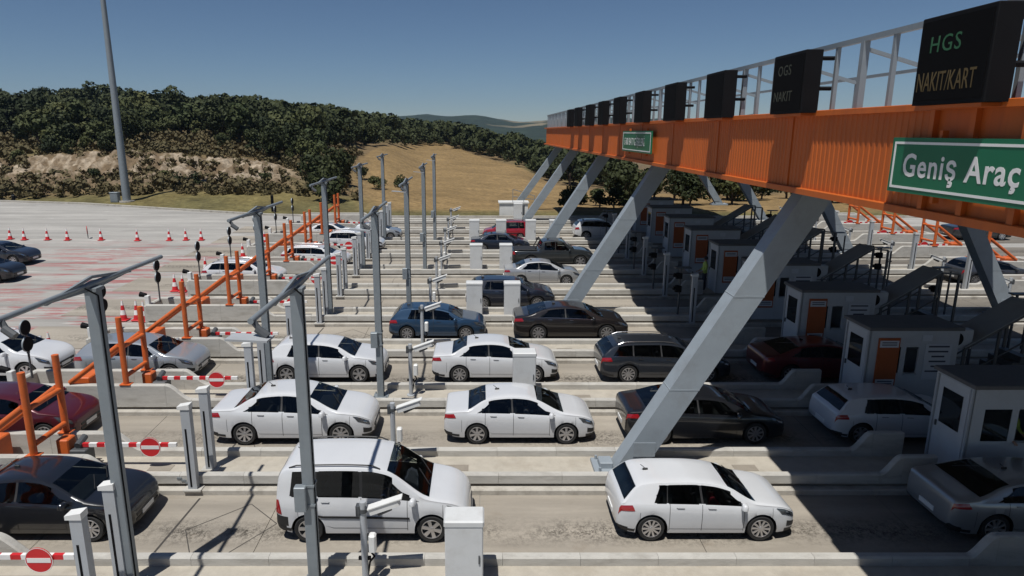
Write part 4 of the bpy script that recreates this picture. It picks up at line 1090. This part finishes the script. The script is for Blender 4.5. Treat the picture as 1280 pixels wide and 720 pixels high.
def wheel_meshes(r, spokes):
    k = (r, spokes)
    if k in WHEELS: return WHEELS[k]
    w = .2; ri = r * .70; b = MB()      # outer face at y = 0, towards -y outside
    b.lathe([(ri, .01), (r * .93, .0), (r * .985, .02), (r, .05), (r, w - .05), (r * .96, w), (ri * .8, w)], 'y', 32); t = b.mesh('wheel', 40); t.materials.append(M['rubber'])
    b = MB(); b.lathe([(0, .075), (ri * .93, .07), (ri * .95, .03)], 'y', 32, mi=1); b.lathe([(ri * .95, .03), (ri * .93, .004), (ri * 1.0, .0), (ri * 1.02, .012)], 'y', 32, mi=0)
    b.lathe([(0, .0), (r * .14, .002), (r * .16, .05)], 'y', 16, mi=0)
    for i in range(spokes):
        a = 2 * math.pi * i / spokes; rot = Matrix.Rotation(-a, 3, 'Y'); wd = ri * 1.5 / spokes
        P = [Vector((r * .1, .012, -wd * .55)), Vector((ri * .97, .006, -wd * .8)), Vector((ri * .97, .006, wd * .8)), Vector((r * .1, .012, wd * .55))]
        P = P + [p + Vector((0, .03, 0)) for p in P]
        b.add([rot @ p for p in P], [[0, 1, 2, 3], [7, 6, 5, 4], [0, 4, 5, 1], [1, 5, 6, 2], [2, 6, 7, 3], [3, 7, 4, 0]])
    q = b.mesh('rim', 35); q.materials.append(M['rim']); q.materials.append(M['rimdark'])
    WHEELS[k] = (t, q); return WHEELS[k]
CARM = {}
def make_car(form, x_rear, lane, color, label, name, metal=0., flip=False, scale=1., dy=0., y=None, spokes=None, chrome=False, plate=True, z=None, rails=None, driver=False):
    c = Car(form); F = c.F; L = c.L; W = c.W
    r = empty(name); pm = paint(color, metal)
    b = c.body(); body = b.build('body', [pm, M['trim'], M['well']], r, 38)
    c.cross('windscreen', F['ws'][0], F['ws'][1], M['clear'], body); c.cross('rear_window', F['rg'][0], F['rg'][1], M['tint'], body)
    W_ = F['win']
    for wi, (a0, a1, t0, t1) in enumerate(W_):
        c.patch('side_window', a0, a1, 9.1, 10.97, M['tint'], body, .007, taper=(t0 - a0, t1 - a1), nx=10, nv=5)
        for e0, e1, tt in ((a0, a0 + .10, t0 - a0), (a1 - .10, a1, t1 - a1)):
            c.patch('window_frame', e0, e1, 9.1, 10.97, M['trim'], body, .0045, taper=(tt, tt), nx=3, nv=5)
        if wi: c.patch('pillar_trim', W_[wi - 1][1], a0, 9.1, 10.97, M['trim'], body, .006, taper=(W_[wi - 1][3] - W_[wi - 1][1], t0 - a0), nx=2, nv=5)
    # cabin
    cx = W_[-1][0] + .28
    for sd in (1, -1):
        q = MB(); y0 = sd * W * .21
        q.box((cx - .05 - L / 2, y0, .52), (.5, .46, .16), 0, None, .04); q.box((cx - .36 - L / 2, y0, .78), (.14, .44, .56), 0, Matrix.Rotation(R(-14), 3, 'Y'), .04)
        q.box((cx - .47 - L / 2, y0, 1.1), (.09, .24, .16), 0, Matrix.Rotation(R(-10), 3, 'Y'), .03); q.build('seat', M['seat'], body)
    q = MB(); rx = cx - 1.15; q.box((rx - L / 2, 0, .75), (.16, W * .66, .55), 0, Matrix.Rotation(R(-16), 3, 'Y'), .04); q.box((rx + .25 - L / 2, 0, .52), (.5, W * .66, .14), 0, None, .04); q.build('rear_seat', M['seat'], body)
    q = MB(); dx = F['ws'][1] - .42; q.box((dx - L / 2, 0, c.top(F['ws'][1]) - .2), (.6, W * .72, .22), 0, None, .05); q.build('dashboard', M['trim'], body)
    for x in F['doors']: c.patch('door_seam', x - .006, x + .006, 3.6, 8.9, M['trim'], body, .003, nx=1, nv=12)
    c.patch('bonnet_seam', F['ws'][1] + .06, L - .42, 8.55, 8.62, M['trim'], body, .003, nx=10, nv=1)
    c.patch('bumper_seam', L - .62, L - .612, 4.2, 7.9, M['trim'], body, .003, nx=1, nv=8)
    c.patch('bumper_seam', .52, .528, 4.2, 6.2, M['trim'], body, .003, nx=1, nv=8)
    c.patch('sill_seam', F['doors'][0], F['doors'][-1], 3.9, 3.97, M['trim'], body, .003, nx=10, nv=1)
    for x in (F['doors'][1] - .24, F['doors'][2] - .95 if len(F['doors']) > 2 else 0):
        pass
    dh = [F['doors'][0] + .16, F['doors'][1] + .14]
    for x in dh: c.patch('door_handle', x, x + .17, 7.32, 7.5, pm if not chrome else M['chrome'], body, .03, nx=3, nv=2); c.patch('handle_recess_shade', x - .01, x + .18, 7.12, 7.34, M['trim'], body, .004, nx=3, nv=1)  # flat dark strip paints the shade in the recess under each handle
    t = F['tail']; c.patch('tail_light', t[0], t[1], t[2], t[3], M['tail'], body, .010, nx=10, nv=5, taper=(.03, -.06))
    c.patch('headlight', L - .40, L - .085, 6.5, 7.95, M['head'], body, .010, nx=10, nv=5, taper=(-.14, -.03))
    c.patch('headlight_lamp', L - .30, L - .16, 6.85, 7.6, M['chrome'], body, .014, nx=5, nv=4, taper=(-.04, -.03))
    c.patch('fog_light_recess', L - .26, L - .05, 4.3, 5.3, M['trim'], body, .006, nx=8, nv=3)
    c.patch('rear_bumper_trim', .015, .46, 3.25, 3.75, M['trim'], body, .006, nx=8, nv=3)
    # front end and rear end panels
    fz0, fz1 = c.bot(L), c.top(L); fw = W / 2 * c.plan(L)
    q = MB(); q.bx(L / 2 - .03, L / 2 + .012, -fw * .92, fw * .92, fz0 + .02, fz0 + (fz1 - fz0) * .42); q.build('lower_intake', M['trim'], body)
    q = MB(); q.bx(L / 2 - .03, L / 2 + .016, -fw * .85, fw * .85, fz1 - (fz1 - fz0) * .38, fz1 - .02); q.build('grille', M['trim'], body)
    q = MB(); q.bx(L / 2, L / 2 + .024, -.26, .26, (fz0 + fz1) / 2 - .05, (fz0 + fz1) / 2 + .06); q.build('number_plate', M['plate'], body)
    rz = (c.bot(0) + c.top(0)) / 2; q = MB(); zp = c.top(.03) - .12 if form not in ('hatch', 'van') else c.top(.02) + .02
    q.box((-L / 2 - .002, 0, rz + .02), (.03, .52, .115)); q.build('number_plate', M['plate'], body)
    # mirrors
    xm = F['win'][-1][1] - .12
    y_, z_ = c.at(xm, 8.6)
    for sd in (1, -1):
        q = MB(); q.box((xm - L / 2 - .02, sd * (y_ + .12), z_ + .07), (.13, .2, .13), 0, Matrix.Rotation(R(12 * sd), 3, 'Z'), .035)
        q.bar((xm - L / 2, sd * (y_ - .01), z_ + .02), (xm - L / 2 - .01, sd * (y_ + .06), z_ + .05), .06, .05)
        q.build('wing_mirror', pm, body, 60)
    q = MB(); ax = F['rg'][1] + .35
    if form == 'pickup': ax = 2.3
    q.box((ax - L / 2, 0, c.top(ax) + .025), (.13, .035, .05), 0, None, .012); q.tube((ax - L / 2, 0, c.top(ax) + .04), (ax - L / 2 - .12, 0, c.top(ax) + .14), .008, None, 6); q.build('aerial', M['trim'], body)
    for k, yy in enumerate((-.3, .22)):
        q = MB(); xs0 = F['ws'][1] - .02
        q.tube((xs0 - L / 2, yy, c.top(xs0) + .02), (xs0 - .28 - L / 2, yy + .48, c.top(xs0 - .28) + .012), .010, None, 5); q.build('wiper', M['trim'], body)
    if F.get('strip'): c.patch('side_strip', .95, L - 1.35, 5.0, 5.28, M['trim'], body, .018, nx=14, nv=2)
    if F.get('rails') if rails is None else rails:
        for sd in (1, -1):
            q = MB(); pts = []
            for i in range(13):
                x = F['rg'][1] + .2 + (F['ws'][0] - F['rg'][1] - .35) * i / 12; yy, zz = c.at(x, 12.6); pts.append((x - L / 2, sd * yy, zz + (.055 if 0 < i < 12 else .01)))
            q.path(pts, .017, 6); q.build('roof_rail', M['trim'] if form == 'van' else M['chrome'], body, 50)
    if chrome:
        c.patch('chrome_strip', F['win'][0][0] + .1, F['win'][-1][1] - .1, 10.95, 11.1, M['chrome'], body, .010, nx=24, nv=1, taper=None) if False else None
        c.patch('chrome_strip', F['win'][0][0], F['win'][-1][1], 8.85, 9.05, M['chrome'], body, .010, nx=24, nv=1)
    if F.get('bed'):
        q = MB(); q.bx(.12 - L / 2, 1.6 - L / 2, -.74, .74, 1.10, 1.125, 0, .01); q.build('bed_cover', M['trim'], body)
        q = MB(); 
        for yy in (-.66, .66): q.bar((1.45 - L / 2, yy, 1.12), (1.75 - L / 2, yy * .85, 1.72), .06, .06)
        q.bar((1.75 - L / 2, -.56, 1.72), (1.75 - L / 2, .56, 1.72), .06, .06); q.build('roll_bar', M['trim'], body)
    tm, rm = wheel_meshes(F['r'], spokes or F['spokes'])
    for xw in c.xw:
        for sd in (1, -1):
            o = link('wheel', tm, r, (xw - L / 2, sd * (W / 2 - .025), F['r'] - .006)); o.rotation_euler = (0, random.uniform(0, 3) if sd < 0 else 0, math.pi if sd > 0 else 0)
            link('rim', rm, o)
    yy = (Lk(lane) + .80 if y is None else y) + dy
    r.location = (x_rear + L * scale / 2, yy, gz(yy) if z is None else z); r.scale = (scale, scale, scale)
    if flip: r.rotation_euler = (0, 0, math.pi)
    tag(r, label, 'car' if form not in ('van', 'pickup') else ('van' if form == 'van' else 'pickup truck'))
    return r, c
WHT = (.58, .59, .605); BLK = (.008, .009, .012); NAVY = (.012, .02, .035)
golf, golfc = make_car('hatch', 3.02, 0, WHT, 'white five-door hatchback in the nearest lane beside the leaning canopy leg', 'hatchback', scale=.95, spokes=10, driver=True)
van, _ = make_car('van', -4.49, 0, WHT, 'white high-roofed passenger van with black side strip in the nearest lane', 'passenger_van', scale=.985)
make_car('sedan', -12.15, 0, BLK, 'black car entering the nearest lane at the lower left corner', 'black_car', scale=.985, spokes=10)
make_car('sedan', -7.71, 1, WHT, 'white saloon car at left in the second lane behind the passenger van', 'saloon_car', scale=1.035)
sed, _ = make_car('sedan', -1.03, 1, WHT, 'white saloon car in the second lane left of the big leaning leg', 'saloon_car', scale=.965, spokes=7)
make_car('fastback', 4.15, 1, BLK, 'black saloon car half in the canopy shade behind the nearest leaning leg', 'saloon_car', scale=.96, spokes=9)
make_car('hatch', -7.57, 2, WHT, 'white hatchback in the third lane behind the left pair of masts', 'hatchback', spokes=6, scale=1.0)
make_car('sedan', -1.69, 2, WHT, 'white saloon car in the third lane with a cabinet in front of its bonnet', 'saloon_car', spokes=9, scale=.99)
make_car('estate', 4.22, 2, (.02, .025, .035), 'dark grey estate car with roof rails in the third lane', 'estate_car', metal=.3, scale=.985, chrome=True)
make_car('hatch', -3.8, 3, (.02, .055, .11), 'blue hatchback in the fourth lane', 'hatchback', metal=.4, scale=.96, spokes=9)
make_car('fastback', 1.4, 3, (.014, .011, .011), 'black saloon car with chrome window line in the fourth lane', 'saloon_car', metal=.2, chrome=True)
make_car('hatch', -.69, 4, (.008, .011, .02), 'black hatchback behind two grey cabinets in the fifth lane', 'hatchback', scale=1.03, chrome=True)
make_car('sedan', 1.31, 5, (.52, .53, .54), 'silver saloon car in the sixth lane', 'saloon_car', metal=.6, scale=.94)
make_car('pickup', 1.96, 6, (.03, .034, .036), 'dark grey double-cab pickup truck in the seventh lane', 'pickup_truck', metal=.3, scale=.97)
make_car('sedan', -.65, 7, (.012, .018, .035), 'dark blue saloon car left of the pickup truck', 'saloon_car', metal=.2, scale=.9)
make_car('van', .18, 8, (.30, .012, .025), 'red van in the ninth lane near the far edge', 'red_van', flip=True, scale=.78)
make_car('hatch', 10.09, 1, WHT, 'white hatchback in the shade beside a booth in the second lane', 'hatchback', scale=.97, spokes=7)
make_car('fastback', 10.35, 0, (.36, .37, .38), 'silver saloon car in the shade at the right edge, nearest lane', 'saloon_car', metal=.5, scale=.96)
make_car('fastback', 9.9, 2, (.11, .008, .012), 'dark red car in the canopy shade in the third lane', 'saloon_car', metal=.2, scale=.95)
make_car('suv', 7.0, 8, WHT, 'white car half in shade behind the pickup truck', 'white_car', scale=.95)
make_car('hatch', -14.3, 2, (.42, .45, .48), 'silver hatchback entering behind the orange guard frame', 'hatchback', metal=.55, scale=1.02, dy=.1)
make_car('hatch', -15.75, 1, (.075, .006, .012), 'dark red car behind the nearest orange guard frame at the left edge', 'hatchback', metal=.2)
make_car('suv', -19.45, 2, WHT, 'white car cut off by the left edge behind the dark red car', 'white_car', scale=.98, dy=.1)
make_car('estate', -15.2, 5, WHT, 'white estate car behind the orange guard frames in the sixth lane', 'estate_car', scale=.92)
make_car('estate', -12.2, 6, WHT, 'white estate car between the orange frames in the seventh lane', 'estate_car', scale=.88)
make_car('suv', -10.6, 7, WHT, 'white car with dark windows behind the striped barriers in the eighth lane', 'white_car', scale=.9)
make_car('hatch', -8.5, 7, (.4, .42, .44), 'silver car with only its bonnet showing right of the white car in the eighth lane', 'silver_car', metal=.5, scale=.72, dy=.0) if False else None
make_car('sedan', -13.2, 8, WHT, 'small white car farthest back between the orange frames', 'white_car', scale=.85)
make_car('sedan', -32.4, 0, (.014, .016, .025), 'dark saloon car waiting on the approach at the left edge', 'saloon_car', y=41.4, scale=.98)
make_car('sedan', -30.5, 0, (.008, .009, .012), 'black saloon car on the approach cut off by the left edge', 'saloon_car', y=37.1, scale=.98)
make_car('hatch', 26.2, 5, (.06, .065, .075), 'dark grey hatchback beyond the canopy at the right edge', 'hatchback', metal=.4)
make_car('sedan', 35.0, 8, (.02, .022, .025), 'dark saloon car far right behind the orange frames', 'saloon_car', metal=.2)
make_car('hatch', -9.5, 8, (.4, .42, .44), 'silver car with its bonnet showing behind the white car, far back', 'silver_car', metal=.5, scale=.86)

# ------------------------------------------------------------------ people
def person(name, loc, rz, label, top_m, joints, radii, edges, head, hair=True):
    pass
def skin_body(name, pts, edges, radii, m, parent, sub=2):
    me = bpy.data.meshes.new(name); me.from_pydata(pts, edges, []); me.update()
    o = bpy.data.objects.new(name, me); col.objects.link(o)
    sk = o.modifiers.new('s', 'SKIN'); sb = o.modifiers.new('d', 'SUBSURF'); sb.levels = sub; sb.render_levels = sub
    for i, rr in enumerate(radii): me.skin_vertices[0].data[i].radius = (rr, rr) if not isinstance(rr, tuple) else rr
    me.skin_vertices[0].data[0].use_root = True
    dg = bpy.context.evaluated_depsgraph_get(); m2 = bpy.data.meshes.new_from_object(o.evaluated_get(dg))
    bpy.data.objects.remove(o); m2.name = name; m2.materials.clear()
    m2.polygons.foreach_set('use_smooth', [True] * len(m2.polygons))
    return m2
def make_person(loc, rz, label, vest, legs=True, arm_fwd=.25):
    P = [(0, 0, .95), (0, 0, 1.12), (0, 0, 1.34), (0, 0, 1.47), (0, 0, 1.56), (.015, 0, 1.66), (0, 0, 1.74)]
    Rr = [(.15, .105), (.14, .10), (.16, .105), (.07, .06), (.055, .055), (.085, .075), (.06, .06)]
    Ed = [(0, 1), (1, 2), (2, 3), (3, 4), (4, 5), (5, 6)]
    for s in (1, -1):
        b = len(P); P += [(0, .19 * s, 1.41), (.02, .24 * s, 1.15), (arm_fwd, .2 * s, 1.0), (arm_fwd + .08, .19 * s, .98)]; Rr += [.062, .048, .036, .034]
        Ed += [(2, b), (b, b + 1), (b + 1, b + 2), (b + 2, b + 3)]
        for k in range(5):
            f = len(P); q = (k - 2) * .016; P += [(arm_fwd + .13 - abs(k - 2) * .008, .19 * s + q, .965), (arm_fwd + .165 - abs(k - 2) * .012, .19 * s + q * 1.2, .935)]; Rr += [.011, .008]; Ed += [(b + 3, f), (f, f + 1)]
        b = len(P); P += [(0, .09 * s, .9), (.02, .1 * s, .5), (-.02, .1 * s, .09), (.1, .11 * s, .04)]; Rr += [.088, .062, .045, .042]
        Ed += [(0, b), (b, b + 1), (b + 1, b + 2), (b + 2, b + 3)]
    r = empty('person', loc, rz); tag(r, label, 'person', None)
    me = skin_body('body', P, Ed, Rr, None, r); 
    for m in (M['cloth'], vest, M['skin']): me.materials.append(m)
    for p in me.polygons:
        z = p.center.z; yy = abs(p.center.y)
        if z > 1.53 or (p.center.x > .17 and .9 < z < 1.1): p.material_index = 2
        elif z > .93: p.material_index = 1
        else: p.material_index = 0
    link('body', me, r)
    q = MB(); q.lathe([(0, 1.80), (.06, 1.785), (.092, 1.73), (.098, 1.67), (.088, 1.63)], 'z', 14, (-.012, 0, 0)); q.build('hair', M['hair'], r, 60)
    q = MB()
    for s in (1, -1): q.box((.085, .032 * s, 1.675), (.012, .022, .01))
    q.box((.088, 0, 1.615), (.01, .045, .008)); q.build('face_features', M['hair'], r)
    q = MB(); q.box((.098, 0, 1.645), (.03, .022, .035), 0, None, .008); q.build('nose', M['skin'], r)
    return r
def make_driver(car, x, y, shirt, label, sc=.97):
    P = [(0, 0, .42), (-.06, 0, .62), (-.12, 0, .86), (-.12, 0, .97), (-.11, 0, 1.03), (-.1, 0, 1.12), (-.11, 0, 1.18)]
    Rr = [(.15, .12), (.15, .11), (.16, .11), (.06, .06), (.055, .055), (.085, .075), (.06, .06)]; Ed = [(i, i + 1) for i in range(6)]
    for sd in (1, -1):
        b = len(P); P += [(-.1, .18 * sd, .9), (.06, .25 * sd, .72), (.3, .2 * sd, .82), (.37, .18 * sd, .85)]; Rr += [.06, .047, .036, .032]; Ed += [(2, b), (b, b + 1), (b + 1, b + 2), (b + 2, b + 3)]
        for k in range(5): 
            f = len(P); P.append((.41, .18 * sd + (k - 2) * .012, .87 - abs(k - 1) * .006)); Rr.append(.010); Ed.append((b + 3, f))
        b = len(P); P += [(.08, .1 * sd, .42), (.46, .12 * sd, .5), (.75, .12 * sd, .28)]; Rr += [.085, .065, .05]; Ed += [(0, b), (b, b + 1), (b + 1, b + 2)]
    me = skin_body('body', P, Ed, Rr, None, None)
    for m in (M['cloth'], shirt, M['skin']): me.materials.append(m)
    for p in me.polygons:
        c = p.center; p.material_index = 2 if c.z > 1.0 or (c.x > .15 and c.z > .68) else (1 if c.z > .5 and c.x < .2 else 0)
    w = car.matrix_basis @ Vector((x, y, 0))
    r = empty('person', w); tag(r, label, 'person')
    r.scale = (sc, sc, sc); link('body', me, r)
    q = MB(); q.lathe([(0, 1.225), (.06, 1.21), (.09, 1.16), (.094, 1.1), (.085, 1.06)], 'z', 14, (-.125, 0, 0)); q.build('hair', M['hair'], r, 60)
bpy.context.view_layer.update()
M['shirtblue'] = mat('blue_shirt', (.06, .1, .22), .8); M['shirtwhite'] = mat('white_shirt', (.55, .55, .55), .8)
make_driver(golf, .30, -.36, M['shirtred'], 'driver in a red top at the wheel of the white hatchback in the nearest lane', .93)
make_driver(van, .30, -.38, M['shirtblue'], 'driver in a blue shirt inside the white van in the nearest lane', 1.02)
make_driver(sed, .30, -.36, M['shirtwhite'], 'driver in a pale shirt inside the white saloon left of the big leaning leg', .93)
make_person((11.6, ISL(5) - .1, gz(ISL(5)) + .26), R(180), 'standing person in a yellow green vest and dark trousers beside a booth door', M['vest'])
make_person((13.4, ISL(1) - .2, gz(ISL(1)) + .3), R(-90), 'booth attendant in a pale vest leaning at the service window of the nearest booth', M['vest'], arm_fwd=.42)

# ------------------------------------------------------------------ haze
q = MB(); q.bx(-5200, 5200, -400, 2700, -80, 140)
hz = q.build('haze', [])
hm = bpy.data.materials.new('haze_air'); hm.use_nodes = True; nt = hm.node_tree; nt.nodes.clear()
vo = nt.nodes.new('ShaderNodeVolumePrincipled'); vo.inputs['Color'].default_value = (.5, .72, 1, 1); vo.inputs['Density'].default_value = .00011; vo.inputs['Anisotropy'].default_value = .3
out = nt.nodes.new('ShaderNodeOutputMaterial'); nt.links.new(vo.outputs[0], out.inputs['Volume'])
hz.data.materials.append(hm); tag(hz, kind='stuff')

drop_protos()
